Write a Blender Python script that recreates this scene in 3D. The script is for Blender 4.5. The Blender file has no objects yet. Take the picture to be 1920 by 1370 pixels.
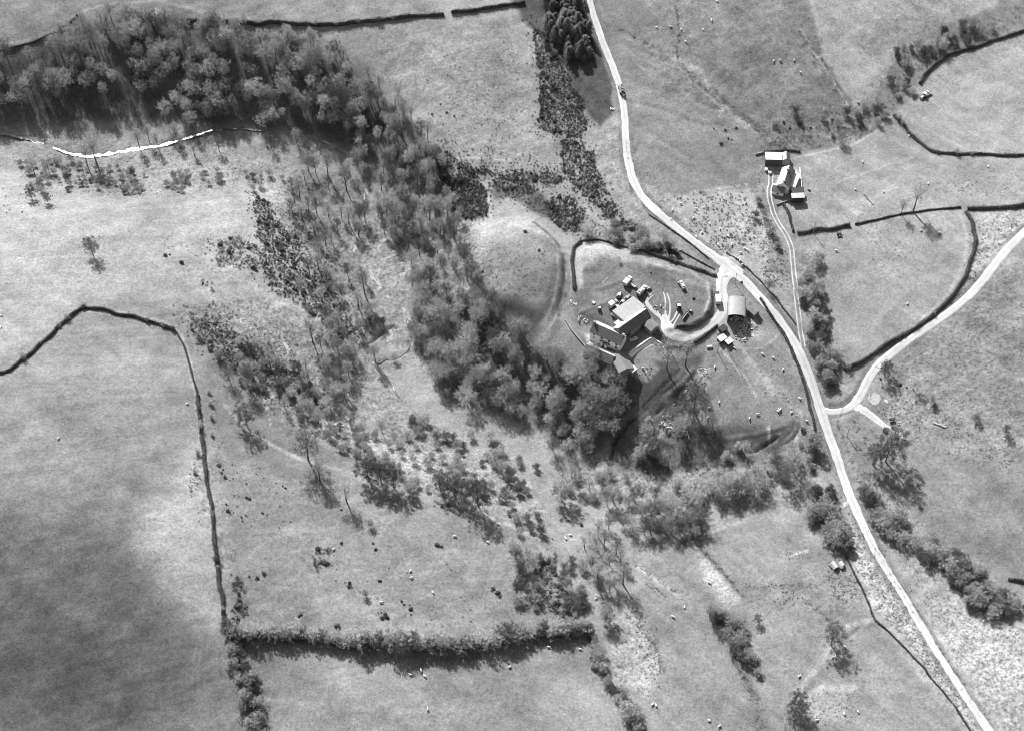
import bpy, math, random
import numpy as np
from mathutils import Vector, Matrix
random.seed(7); rng = np.random.default_rng(7)
SC = bpy.context.scene
# ------------------------------------------------------------------ camera, sky, sun, exposure
FPX, TILT, CAMH = 3100.0, math.radians(36), 583.0
CAM = np.array([0.0, -CAMH*math.tan(TILT), CAMH])
cd = bpy.data.cameras.new('camera'); cam = bpy.data.objects.new('camera', cd); SC.collection.objects.link(cam)
cd.sensor_width = 36; cd.lens = 36*FPX/1920; cd.clip_start = 10; cd.clip_end = 20000
cam.location = CAM; cam.rotation_euler = (TILT, 0, 0); SC.camera = cam
SUN_EL, SUN_AZ = math.radians(41), math.radians(-24)      # azimuth from +Y towards +X
W = bpy.data.worlds.new('World'); SC.world = W; W.use_nodes = True
nt = W.node_tree; bg = nt.nodes['Background']
sky = nt.nodes.new('ShaderNodeTexSky'); sky.sky_type = 'NISHITA'; sky.sun_disc = False
sky.sun_elevation = SUN_EL; sky.sun_rotation = SUN_AZ; sky.dust_density = 2.0
bw = nt.nodes.new('ShaderNodeRGBToBW')                     # black-and-white film: a neutral sky
nt.links.new(sky.outputs[0], bw.inputs[0]); nt.links.new(bw.outputs[0], bg.inputs[0]); bg.inputs[1].default_value = 0.075
sd = bpy.data.lights.new('sun', 'SUN'); sd.energy = 4.2; sd.angle = math.radians(0.5); sd.color = (1, 1, 1)
sun = bpy.data.objects.new('sun', sd); SC.collection.objects.link(sun)
sv = Vector((math.sin(SUN_AZ)*math.cos(SUN_EL), math.cos(SUN_AZ)*math.cos(SUN_EL), math.sin(SUN_EL)))
sun.rotation_euler = sv.to_track_quat('Z', 'Y').to_euler(); sun.location = (0, 0, 300)
SC.view_settings.view_transform = 'Standard'; SC.view_settings.look = 'None'
SC.view_settings.exposure = 1.12; SC.view_settings.gamma = 1
SC.cycles.filter_width = 1.0; SC.cycles.max_bounces = 4; SC.cycles.diffuse_bounces = 2; SC.cycles.glossy_bounces = 2
COL = SC.collection
ct, st = math.cos(TILT), math.sin(TILT)
# ------------------------------------------------------------------ photo geometry
def ray(px, py):
    u = (np.asarray(px, float)-960)/FPX; v = (685-np.asarray(py, float))/FPX
    return u, st+v*ct, -ct+v*st
def at_z(px, py, z):
    dx, dy, dz = ray(px, py); t = (z-CAMH)/dz
    return CAM[0]+dx*t, CAM[1]+dy*t
def project(X, Y, Z):
    rx, ry, rz = X-CAM[0], Y-CAM[1], Z-CAM[2]
    zc = ry*st - rz*ct; yc = ry*ct + rz*st
    return 960+FPX*rx/zc, 685-FPX*yc/zc
def vnoise(X, Y, s, seed=0):
    X = np.asarray(X)/s+1000.3; Y = np.asarray(Y)/s+1000.7
    xi = np.floor(X).astype(np.int64); yi = np.floor(Y).astype(np.int64); fx = X-xi; fy = Y-yi
    fx = fx*fx*(3-2*fx); fy = fy*fy*(3-2*fy)
    def h(a, b):
        n = (a*374761393 + b*668265263 + seed*1442695041) & 0x7fffffff
        n = ((n ^ (n >> 13))*1274126177) & 0x7fffffff
        return ((n ^ (n >> 16)) & 0xffff)/65535.0
    return (h(xi, yi)*(1-fx)+h(xi+1, yi)*fx)*(1-fy)+(h(xi, yi+1)*(1-fx)+h(xi+1, yi+1)*fx)*fy
def fbm(X, Y, s, o=4, seed=0):
    r = 0; a = 1; t = 0
    for k in range(o):
        r = r+a*vnoise(X, Y, s/2**k, seed+k*17); t += a; a *= .55
    return r/t-.5
# ------------------------------------------------------------------ terrain control points (photo x, y, height)
CP = [(0,0,12),(200,-20,12),(130,10,8),(330,20,8),(480,30,8),(700,20,9),(960,0,9),(0,90,4),(100,60,3),(300,60,3),(450,70,3),(560,75,4),
 (60,160,-10),(200,150,-9),(330,150,-8),(450,160,-8),(560,170,-8),(100,225,-19),(250,225,-19),(400,225,-19),
 (20,255,-22),(160,293,-22.5),(300,276,-22.5),(395,247,-22.5),(520,250,-23),(610,265,-23.5),(650,300,-24),(690,350,-25),(665,450,-26),(700,520,-27),(762,590,-28),(700,660,-28.5),(735,710,-29),(800,790,-30),(920,850,-30.5),(1040,880,-31),(1110,885,-30),(1180,905,-28.5),(1320,930,-26),(1430,905,-23),(1500,860,-19),
 (60,330,-17),(200,350,-16),(330,355,-15),(470,330,-17),(560,310,-20),
 (0,400,-4),(100,400,-5),(200,400,-7),(330,400,-9),(430,390,-11),(0,540,2),(100,500,-2),(230,480,-6),(330,470,-8),(420,440,-11),(450,520,-12),(380,560,-8),(560,440,-19),(520,540,-16),(600,600,-21),
 (150,580,0),(250,590,-3),(335,620,-7),(430,650,-11),(500,700,-13),(600,720,-20),(560,800,-15),(480,760,-12),(650,740,-24),
 (0,700,8),(150,720,6),(300,720,1),(370,740,-5),(0,900,8),(150,900,8),(260,930,9),(320,1000,7),(380,900,-3),(395,1000,-1),(0,1060,3),(100,1100,0),(240,1080,5),(0,1250,-10),(150,1250,-11),(330,1200,-4),(300,1330,-13),(100,1400,-22),(420,1180,-4),(430,1330,-11),
 (430,850,-7),(480,800,-10),(570,870,-12),(640,800,-19),(700,830,-21),(720,880,-16),(760,850,-24),(800,900,-16),(860,880,-24),(900,940,-17),(960,930,-24),(700,960,-12),(500,950,-8),(500,1080,-7),(600,1180,-7),(700,1080,-9),(850,1050,-12),(950,1100,-14),(800,1180,-9),(1000,1180,-14),(1000,960,-22),(1040,1080,-19),(1100,1000,-22),(1100,1120,-17),(1130,1200,-16),
 (600,1280,-7),(800,1290,-7),(950,1320,-7),(1100,1330,-11),(600,1400,-6),(900,1400,-6),
 (620,130,0),(700,130,-1),(780,230,-5),(760,90,3),(850,60,5),(950,60,6),(850,150,1),(950,150,0),(880,250,-4),(980,260,-6),(1010,60,3),(1050,180,-3),(840,300,-10),(900,310,-9),(1000,320,-9),(1060,330,-8),(1100,250,-4),(1130,350,-5),
 (740,220,-8),(730,300,-18),(800,350,-18),(860,370,-15),(780,450,-24),(730,500,-27),(760,430,-25),(840,520,-24),(820,620,-26),(872,480,-15),(890,540,-16),(920,600,-16),
 (910,425,-6),(960,420,-2.5),(960,470,0),(1000,500,-.5),(1035,470,-5),(1050,540,-6.5),(980,570,-6),(930,520,-5),(1000,620,-13),(940,400,-13),(970,370,-16),(1040,400,-13),(900,340,-13),(1100,400,-8),(1060,445,-10),
 (1080,600,-6),(1050,650,-10),(1000,690,-18),(900,680,-25),(880,750,-28),(1000,780,-28),(1040,840,-30),(1100,760,-21),(1080,700,-15),(1150,720,-11),(1120,820,-27),(1150,870,-28),
 (1090,470,-4),(1120,530,-3),(1200,520,-3),(1280,540,-3.5),(1180,620,-4),(1250,630,-4),(1300,600,-4),(1340,520,-2.5),(1330,640,-5),(1240,690,-5.5),(1215,700,-5.8),(1250,660,-4.3),(1200,670,-4.8),(1225,650,-4.2),(1180,702,-6.8),(1280,670,-9),
 (1180,780,-20),(1220,740,-16),(1260,760,-16),(1290,720,-9),(1330,700,-7),(1400,680,-5.5),(1460,700,-5),(1400,780,-8),(1300,790,-13),(1340,830,-17),(1260,850,-24),(1200,870,-26),(1400,850,-17),(1440,810,-11),(1480,830,-13),(1300,900,-25),(1400,870,-21),(1500,790,-9),
 (1350,490,-1),(1290,440,-1),(1220,385,-1),(1175,260,1),(1160,150,3),(1110,10,7),(1440,580,-2),(1500,660,-4),(1545,780,-8),(1590,920,-8),(1640,1030,-6),(1755,1222,-2),(1860,1380,3),
 (1250,20,16),(1350,100,12),(1450,20,18),(1250,200,5),(1350,230,3),(1250,320,1),(1400,200,5),(1500,120,11),(1560,200,5),(1650,80,9),(1800,20,9),(1700,0,14),(1320,370,-1),(1400,400,-3),(1300,300,1),(1420,300,-2),(1390,480,-3),
 (1470,280,-3),(1540,270,-5),(1640,240,-5),(1700,170,-3),(1740,110,-2),(1850,60,0),(1920,20,1),(1480,340,-1),(1440,360,-2),(1480,440,-3),(1520,520,-7),(1530,600,-9),(1560,700,-11),(1560,760,-13),
 (1600,300,0),(1800,200,3),(1900,150,5),(1750,350,2),(1600,430,0),(1700,500,1),(1800,450,3),(1600,560,-1),(1700,600,0),(1600,640,-4),(1900,400,6),(1850,520,5),
 (1620,740,-8),(1700,700,-4),(1800,600,2),(1900,600,6),(1900,750,7),(1750,800,-4),(1650,850,-9),(1600,830,-11),(1800,900,-1),(1900,900,5),(1700,960,-9),(1650,940,-12),(1800,1060,-8),(1880,1140,-7),(1920,1050,-2),(1850,1000,-3),(1800,1200,-3),(1900,1250,-1),(1920,1370,4),
 (1150,940,-25),(1250,960,-24),(1280,1010,-20),(1350,1000,-17),(1450,950,-18),(1540,940,-13),(1560,1020,-10),(1450,1050,-13),(1300,1100,-15),(1200,1050,-19),(1200,1180,-14),(1340,1130,-15),(1350,1200,-15),(1250,1300,-11),(1400,1300,-12),(1500,1200,-9),(1600,1150,-8),(1480,1350,-9),(1650,1300,-4),(1750,1370,0),(1150,1280,-15),(1200,1370,-14)]
cpx = np.array(CP, float)
cX, cY = at_z(cpx[:, 0], cpx[:, 1], cpx[:, 2]); cZ = cpx[:, 2]
RX, RY, RZ = [], [], []
for r_, z_ in ((700, 2), (1500, 6), (4000, 10)):
    for k in range(14):
        a_ = k/14*2*math.pi; RX.append(r_*math.cos(a_)); RY.append(r_*math.sin(a_)+30); RZ.append(z_)
tX = np.concatenate([cX, RX]); tY = np.concatenate([cY, RY]); tZ = np.concatenate([cZ, RZ])
def tps_k(r2): return np.where(r2 > 1e-9, r2*np.log(r2+1e-12), 0)*1e-4
n = len(tX); K = tps_k((tX[:, None]-tX)**2+(tY[:, None]-tY)**2) + np.eye(n)*0.35
P = np.c_[np.ones(n), tX/100, tY/100]
A = np.block([[K, P], [P.T, np.zeros((3, 3))]]); sol = np.linalg.solve(A, np.r_[tZ, 0, 0, 0])
def tps(X, Y):
    X = np.ravel(X); Y = np.ravel(Y); out = np.empty(len(X))
    for i in range(0, len(X), 40000):
        x = X[i:i+40000]; y = Y[i:i+40000]
        out[i:i+40000] = tps_k((x[:, None]-tX)**2+(y[:, None]-tY)**2)@sol[:n]+sol[n]+sol[n+1]*x/100+sol[n+2]*y/100
    return out
def ext(lo, hi, s):
    core = list(np.arange(lo, hi+s*.5, s)); d = s*2; a, b = core[0], core[-1]; L, R = [], []
    while b < 6000:
        b += d; R.append(b); a -= d; L.append(a); d *= 1.35
    return np.array(L[::-1]+core+R)
gx = ext(-300, 300, .8); gy = ext(-200, 268, .8)
# base heights on a coarse lattice, then bilinear to the fine one
bx = ext(-304, 304, 4.0); by = ext(-204, 272, 4.0)
BX, BY = np.meshgrid(bx, by); BZ = tps(BX, BY).reshape(BX.shape)
def bil(xs, ys, Z, X, Y):
    i = np.clip(np.searchsorted(xs, X)-1, 0, len(xs)-2); j = np.clip(np.searchsorted(ys, Y)-1, 0, len(ys)-2)
    fx = np.clip((X-xs[i])/(xs[i+1]-xs[i]), 0, 1); fy = np.clip((Y-ys[j])/(ys[j+1]-ys[j]), 0, 1)
    return (Z[j, i]*(1-fx)+Z[j, i+1]*fx)*(1-fy)+(Z[j+1, i]*(1-fx)+Z[j+1, i+1]*fx)*fy
GX, GY = np.meshgrid(gx, gy)
def smooth2(Z):  # mild smoothing of the coarse lattice interpolation happens through the noise below
    return Z
G0 = bil(bx, by, BZ, GX, GY)
for _ in range(3):   # soften bilinear creases inside the fine area
    G0[1:-1, 1:-1] = (G0[1:-1, 1:-1]*2+G0[:-2, 1:-1]+G0[2:, 1:-1]+G0[1:-1, :-2]+G0[1:-1, 2:])/6
near = (np.abs(GX) < 330) & (GY > -230) & (GY < 300)
PXg, PYg = project(GX, GY, G0)
PXg = np.where(near, PXg, -9999); PYg = np.where(near, PYg, -9999)
# ------------------------------------------------------------------ traced maps (surveyed on the photo, sampled by the ground's own vertices)
CS = 0.5; OX, OY = -160, -160; CW, CH = 1120, 850
def canvas(v): return np.full((CH, CW), float(v))
YY, XX = np.mgrid[0:CH, 0:CW]; XX = XX/CS+OX; YY = YY/CS+OY
def seg_d(X, Y, pts, closed=False):
    d = np.full(X.shape, 1e9); t_ = list(pts)+([pts[0]] if closed else [])
    for (a, b), (c, e) in zip(t_[:-1], t_[1:]):
        vx, vy = c-a, e-b; L = vx*vx+vy*vy+1e-9
        t = np.clip(((X-a)*vx+(Y-b)*vy)/L, 0, 1); d = np.minimum(d, np.hypot(X-a-t*vx, Y-b-t*vy))
    return d
def inside(X, Y, pts):
    r = np.zeros(X.shape, bool); j = len(pts)-1
    for i in range(len(pts)):
        xi, yi = pts[i]; xj, yj = pts[j]
        if yi != yj: r ^= ((yi > Y) != (yj > Y)) & (X < (xj-xi)*(Y-yi)/(yj-yi)+xi)
        j = i
    return r
def bbox(pts, m):
    xs = [p[0] for p in pts]; ys = [p[1] for p in pts]
    a = max(0, int((min(xs)-m-OX)*CS)); b = min(CW, int((max(xs)+m-OX)*CS)+1)
    c = max(0, int((min(ys)-m-OY)*CS)); d = min(CH, int((max(ys)+m-OY)*CS)+1)
    return slice(c, d), slice(a, b)
def comb(c, s, m, v, mode):
    if mode == 'set': c[s] = c[s]*(1-m)+v*m
    elif mode == 'add': c[s] = c[s]+v*m
    elif mode == 'mul': c[s] = c[s]*(1+(v-1)*m)
wob = (fbm(XX, YY, 30, 3, 5)*14, fbm(XX, YY, 30, 3, 6)*14)
def poly(c, pts, v, f=12, mode='set', w=1.0):
    s = bbox(pts, f*2+10); X = XX[s]+wob[0][s]*w; Y = YY[s]+wob[1][s]*w
    d = seg_d(X, Y, pts, True); d = np.where(inside(X, Y, pts), d, -d)
    m = np.clip(d/f*.5+.5, 0, 1); m = m*m*(3-2*m); comb(c, s, m, v, mode)
def stroke(c, pts, wd, v, f=2, mode='set', w=.15):
    s = bbox(pts, wd+f*2+6); X = XX[s]+wob[0][s]*w; Y = YY[s]+wob[1][s]*w
    m = np.clip((wd*.5+f-seg_d(X, Y, pts))/f, 0, 1); m = m*m*(3-2*m)*(np.clip(.35+1.3*vnoise(XX[s], YY[s], 7, 91), 0, 1) if w > 0 else 1); comb(c, s, m, v, mode)
def blob(c, x, y, rx, ry, v, a=0, mode='set', k=1.0):
    R_ = max(rx, ry)*2; s = bbox([(x-R_, y-R_), (x+R_, y+R_)], 0); X = XX[s]-x+wob[0][s]; Y = YY[s]-y+wob[1][s]
    ca, sa = math.cos(math.radians(a)), math.sin(math.radians(a)); u = (X*ca+Y*sa)/rx; w_ = (-X*sa+Y*ca)/ry
    comb(c, s, k*np.exp(-(u*u+w_*w_)*1.2), v, mode)
# --- lines shared by maps and objects
LANE = [(1092,-60,10),(1103,-10,10),(1112,25,11),(1120,50,12),(1132,85,12),(1147,120,12),(1160,155,12),(1168,192,12),(1172,225,13),(1173,262,13),(1177,300,14),(1186,335,15),(1200,364,15),(1222,388,16),(1247,410,16),(1272,430,16),(1297,450,16),(1322,468,17),(1350,489,19),(1373,507,20),(1397,527,18),(1417,548,17),(1438,572,17),(1457,594,17),(1477,622,17),(1495,652,19),(1509,682,19),(1519,708,17),(1530,740,17),(1542,778,18),(1553,811,17),(1566,846,16),(1578,883,15),(1591,921,16),(1606,956,16),(1622,991,15),(1640,1030,15),(1665,1070,14),(1693,1115,14),(1724,1167,14),(1757,1222,14),(1789,1272,14),(1822,1322,15),(1857,1373,16),(1900,1435,16)]
SIDE = [(1545,770,15),(1562,773,13),(1582,769,12),(1600,760,16),(1613,742,17),(1624,720,16),(1632,702,16),(1650,680,16),(1682,654,16),(1715,630,15),(1752,605,15),(1788,580,15),(1820,552,15),(1846,522,16),(1870,490,16),(1895,460,16),(1925,432,16),(1965,400,16)]
SPUR = [(1600,758,18),(1618,768,18),(1632,778,14),(1648,790,11),(1664,801,9),(1682,812,6),(1702,824,3)]
DRIVE = [(1378,494,52),(1368,502,44),(1358,514,26),(1352,530,20),(1354,560,20),(1356,582,20),(1348,596,19),(1334,608,18),(1316,621,17),(1296,629,17),(1274,631,20),(1260,627,26),(1251,617,24),(1248,604,17),(1246,592,10)]
FAN = [[(1250,612,10),(1240,596,9),(1228,584,8),(1216,574,9),(1210,562,3),(1222,550,2)],[(1216,576,3),(1213,564,3),(1226,552,1.5)],[(1247,600,4),(1248,580,4),(1247,560,3),(1244,548,2)],[(1253,602,4),(1257,580,4),(1255,560,3),(1250,550,2)],[(1256,606,4),(1264,596,3),(1270,584,3)],[(1260,612,3),(1268,600,3),(1276,588,2)]]
TRACK = [(1446,322),(1445,345),(1442,358),(1443,372),(1450,400),(1462,423),(1476,444),(1484,464),(1488,505),(1493,555),(1499,605),(1506,650)]
GATEWAY = [(1600,935,10),(1580,948,8),(1565,953,5),(1552,958,3)]
STREAM = [(-60,240,9),(20,255,9),(50,262,8),(85,272,8),(105,280,8),(125,288,9),(160,295,11),(200,291,11),(250,281,10),(300,274,8),(345,262,6),(395,247,6),(450,242,6),(520,248,7),(570,256,7),(612,268,8),(645,287,9),(662,303,10),(680,330,9),(688,352,9),(685,385,8),(674,425,8),(666,455,10),(680,490,9),(697,518,11),(712,538,9),(735,562,8),(757,585,9),(766,600,9),(768,614,7),(774,634,3.5),(766,656,3),(742,670,3),(716,676,3),(700,682,8),(715,698,10),(735,724,10),(745,742,8),(765,765,7),(800,795,7),(850,818,7),(890,838,7),(930,855,8),(960,868,8),(1010,877,7),(1060,882,8),(1110,887,7),(1160,900,6),(1220,915,6),(1290,930,6),(1350,930,7),(1385,927,8),(1420,912,8),(1445,903,7),(1475,892,5),(1510,870,4)]
H = {}
H['top'] = [(342,39),(410,42),(480,45),(555,48),(630,47),(705,41),(767,34),(832,28)]
H['top2'] = [(845,25),(905,18),(960,10),(985,4)]
H['left'] = [(-20,700),(4,701),(18,696),(32,684),(75,648),(112,612),(140,587),(153,577),(200,583),(250,595),(287,605),(330,621)]
H['long'] = [(372,740),(374,770),(376,800),(381,836),(386,873),(391,911),(396,948),(401,990),(404,1034),(410,1077),(415,1114),(419,1150),(422,1178)]
H['east1'] = [(1494,438),(1540,432),(1592,424)]
H['east2'] = [(1602,421),(1630,416),(1665,407),(1690,402),(1740,395),(1803,389)]
H['east3'] = [(1813,391),(1860,390),(1925,388),(1960,387)]
H['arc'] = [(1811,398),(1822,418),(1827,445),(1824,480),(1812,516),(1792,549),(1765,577),(1739,600),(1709,619),(1678,637),(1647,655),(1619,676),(1583,694)]
H['ne'] = [(1960,40),(1919,60),(1890,67),(1865,77),(1840,86),(1802,96),(1775,107),(1750,125),(1732,142),(1723,158)]
H['ne2'] = [(1677,217),(1690,232),(1705,250),(1720,267),(1740,281),(1757,288),(1790,290),(1840,291),(1925,293),(1960,294)]
H['yard'] = [(1076,545),(1074,528),(1074,498),(1076,466),(1090,453)]
H['yard2'] = [(1205,470),(1225,477),(1247,484),(1285,498),(1317,510),(1345,518)]
H['verge'] = [(1460,612),(1477,643),(1495,680),(1504,712),(1514,745),(1523,781),(1528,806)]
LOW = {'low1': [(1587,1040),(1600,1072),(1615,1099),(1630,1134),(1640,1162),(1665,1182),(1685,1202),(1705,1224),(1730,1249),(1747,1272),(1770,1297),(1790,1322),(1815,1360),(1840,1400)],
 'low2': [(1370,1125),(1385,1150),(1397,1180),(1420,1230)], 'low3': [(1030,305),(960,302),(900,298),(860,300)]}
# --- tones (film brightness 0..255 of the ground)
T = canvas(150)
def P_(pts, v, f=12, w=1.0): poly(T, pts, v, f, 'set', w)
P_([(-150,-150),(560,-150),(1000,-150),(985,5),(830,24),(620,42),(480,40),(380,30),(330,2),(250,-5),(150,12),(110,42),(60,72),(-150,95)], 168, 4, .3)
P_([(560,60),(700,44),(850,28),(985,12),(1010,60),(1010,180),(1040,290),(840,300),(790,250),(740,180),(690,120)], 160, 6)
P_([(-150,300),(30,320),(180,370),(330,375),(480,355),(560,330),(620,330),(680,420),(700,520),(620,640),(520,600),(330,560),(150,560),(-20,690),(-150,690)], 170, 10)
P_([(-150,700),(10,708),(150,583),(330,625),(370,740),(400,980),(420,1180),(470,1400),(-150,1400)], 143, 3, .2)
P_([(335,622),(500,640),(620,780),(900,900),(1000,1000),(1080,1180),(900,1200),(700,1200),(425,1180),(395,950),(375,740)], 138, 6)
P_([(425,1190),(620,1205),(850,1215),(1090,1190),(1150,1300),(1220,1420),(480,1420)], 142, 5)
P_([(1115,-40),(1500,-60),(1560,130),(1600,200),(1540,270),(1420,290),(1420,350),(1200,370),(1175,250),(1160,140)], 138, 4, .2)
P_([(1500,-60),(1930,-60),(1860,20),(1700,90),(1620,200),(1600,200),(1545,110)], 180, 5, .2)
P_([(1425,250),(1560,215),(1640,185),(1690,90),(1760,50),(1920,0),(1980,60),(1850,85),(1740,115),(1690,190),(1640,255),(1540,278),(1430,285)], 138, 6)
P_([(1720,160),(1760,120),(1860,78),(1980,50),(1980,290),(1760,288),(1680,215)], 158, 4)
P_([(1490,290),(1640,255),(1690,235),(1750,292),(1980,295),(1980,385),(1800,390),(1600,422),(1480,440),(1450,380)], 153, 4)
P_([(1495,440),(1800,392),(1822,440),(1810,520),(1740,605),(1570,700),(1540,560)], 156, 4)
P_([(1830,395),(1980,390),(1980,400),(1870,490),(1800,560),(1690,650),(1800,560),(1830,450)], 172, 4)
P_([(1690,655),(1800,570),(1980,420),(1980,800),(1800,830),(1640,770)], 138, 8)
P_([(1580,780),(1700,840),(1980,860),(1980,1150),(1750,1000),(1600,880)], 138, 20)
P_([(1640,950),(1780,1090),(1980,1200),(1980,1400),(1880,1400),(1620,980)], 158, 14)
P_([(1760,1130),(1980,1180),(1980,1300),(1850,1300),(1740,1200)], 172, 30)
P_([(1600,985),(1620,1000),(1860,1370),(1820,1370),(1690,1180),(1640,1140),(1580,1010)], 182, 6)
P_([(1330,990),(1540,960),(1590,1050),(1640,1160),(1830,1400),(1230,1400),(1180,1280),(1180,1150),(1230,1040)], 137, 6)
P_([(1130,1110),(1200,1150),(1240,1250),(1220,1310),(1160,1280)], 165, 14)
P_([(1300,1020),(1340,1060),(1390,1130),(1370,1150),(1320,1090)], 178, 10)
P_([(1220,375),(1400,350),(1440,420),(1440,540),(1380,500),(1300,440)], 176, 6)
P_([(1310,690),(1340,650),(1460,630),(1510,740),(1520,830),(1470,850),(1330,790)], 140, 6)
P_([(1100,250),(1160,200),(1180,300),(1300,440),(1340,500),(1200,465),(1100,400),(1060,300)], 160, 6)
P_([(880,440),(940,415),(1000,430),(1045,470),(1050,540),(1020,600),(960,590),(870,550)], 138, 5, .3)
P_([(885,450),(905,430),(940,418),(985,424),(1015,442),(985,445),(940,445),(915,470),(900,500),(880,500)], 158, 9, .3)  # sunlit rim of the mound painted paler
P_([(880,545),(960,575),(1020,590),(1000,640),(960,630),(900,600)], 100, 10)  # shade on the mound's south flank painted in
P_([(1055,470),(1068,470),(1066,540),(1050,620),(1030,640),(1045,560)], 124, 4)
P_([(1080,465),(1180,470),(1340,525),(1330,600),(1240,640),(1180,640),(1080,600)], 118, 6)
P_([(1085,458),(1130,455),(1250,495),(1330,535),(1330,550),(1220,505),(1120,485),(1095,510),(1080,540),(1072,520)], 172, 9)
P_([(700,420),(760,420),(790,560),(820,640),(960,790),(1100,830),(1140,870),(1040,885),(900,840),(740,730),(700,600)], 154, 14)
P_([(700,700),(770,700),(900,790),(1060,850),(1130,870),(1040,880),(900,840)], 158, 12)
P_([(-250,940),(60,1000),(180,960),(262,1010),(300,1090),(350,1140),(420,1200),(450,1300),(330,1450),(-250,1450)], 112, 190)  # shade over the lower-left field painted into the grass tone
P_([(350,850),(375,830),(390,900),(404,1000),(414,1110),(420,1185),(400,1190),(340,1135),(285,1080),(258,1010),(268,950),(305,900)], 178, 46)  # wedge of slope facing the sun painted lighter
# woodland floors: leaf litter, partly darkened for tree and slope shade
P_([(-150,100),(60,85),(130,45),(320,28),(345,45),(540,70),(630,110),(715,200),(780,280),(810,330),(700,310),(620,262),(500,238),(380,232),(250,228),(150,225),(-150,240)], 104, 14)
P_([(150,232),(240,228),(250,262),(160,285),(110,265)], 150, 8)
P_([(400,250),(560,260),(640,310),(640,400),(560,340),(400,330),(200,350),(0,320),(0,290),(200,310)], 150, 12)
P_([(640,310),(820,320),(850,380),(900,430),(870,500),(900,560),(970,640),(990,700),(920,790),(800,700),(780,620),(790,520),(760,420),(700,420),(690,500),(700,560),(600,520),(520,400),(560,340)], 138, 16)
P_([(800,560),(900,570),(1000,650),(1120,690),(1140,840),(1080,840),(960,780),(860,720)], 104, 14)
P_([(1180,690),(1320,660),(1310,700),(1270,760),(1240,800),(1420,800),(1490,790),(1490,830),(1400,870),(1330,880),(1240,900),(1160,880),(1140,820)], 100, 10)  # shaded slope below the farm, its shade put into the tone
P_([(925,345),(1000,350),(1040,380),(1055,420),(1010,405),(960,370),(925,375)], 92, 6)  # shadowed hillside above the mound painted dark
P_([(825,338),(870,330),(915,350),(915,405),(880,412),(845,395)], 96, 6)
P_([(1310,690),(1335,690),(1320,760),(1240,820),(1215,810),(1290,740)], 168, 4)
P_([(960,0),(1015,-10),(1110,0),(1120,60),(1150,150),(1150,210),(1125,240),(1080,190),(1060,130),(1000,60)], 84, 5)  # ground round the conifers toned dark
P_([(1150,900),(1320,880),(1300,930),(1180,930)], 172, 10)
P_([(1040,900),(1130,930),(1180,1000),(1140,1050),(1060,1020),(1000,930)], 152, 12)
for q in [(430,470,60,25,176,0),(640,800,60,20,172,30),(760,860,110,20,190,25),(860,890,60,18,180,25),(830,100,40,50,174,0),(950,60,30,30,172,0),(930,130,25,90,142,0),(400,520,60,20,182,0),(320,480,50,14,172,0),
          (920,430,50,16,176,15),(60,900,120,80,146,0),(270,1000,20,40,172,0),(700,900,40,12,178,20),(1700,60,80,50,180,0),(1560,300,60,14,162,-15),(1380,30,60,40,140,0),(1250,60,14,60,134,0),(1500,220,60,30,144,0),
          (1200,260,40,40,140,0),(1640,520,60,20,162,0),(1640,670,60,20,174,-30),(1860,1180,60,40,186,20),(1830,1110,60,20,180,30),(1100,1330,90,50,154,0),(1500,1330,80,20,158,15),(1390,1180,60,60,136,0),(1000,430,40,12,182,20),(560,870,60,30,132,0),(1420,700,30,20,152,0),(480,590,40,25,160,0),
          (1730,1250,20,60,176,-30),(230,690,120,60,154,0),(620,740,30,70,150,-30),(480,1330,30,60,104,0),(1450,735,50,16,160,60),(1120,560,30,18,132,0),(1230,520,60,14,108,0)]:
    blob(T, *q)  # includes sunlit banks painted paler than their grass
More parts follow.
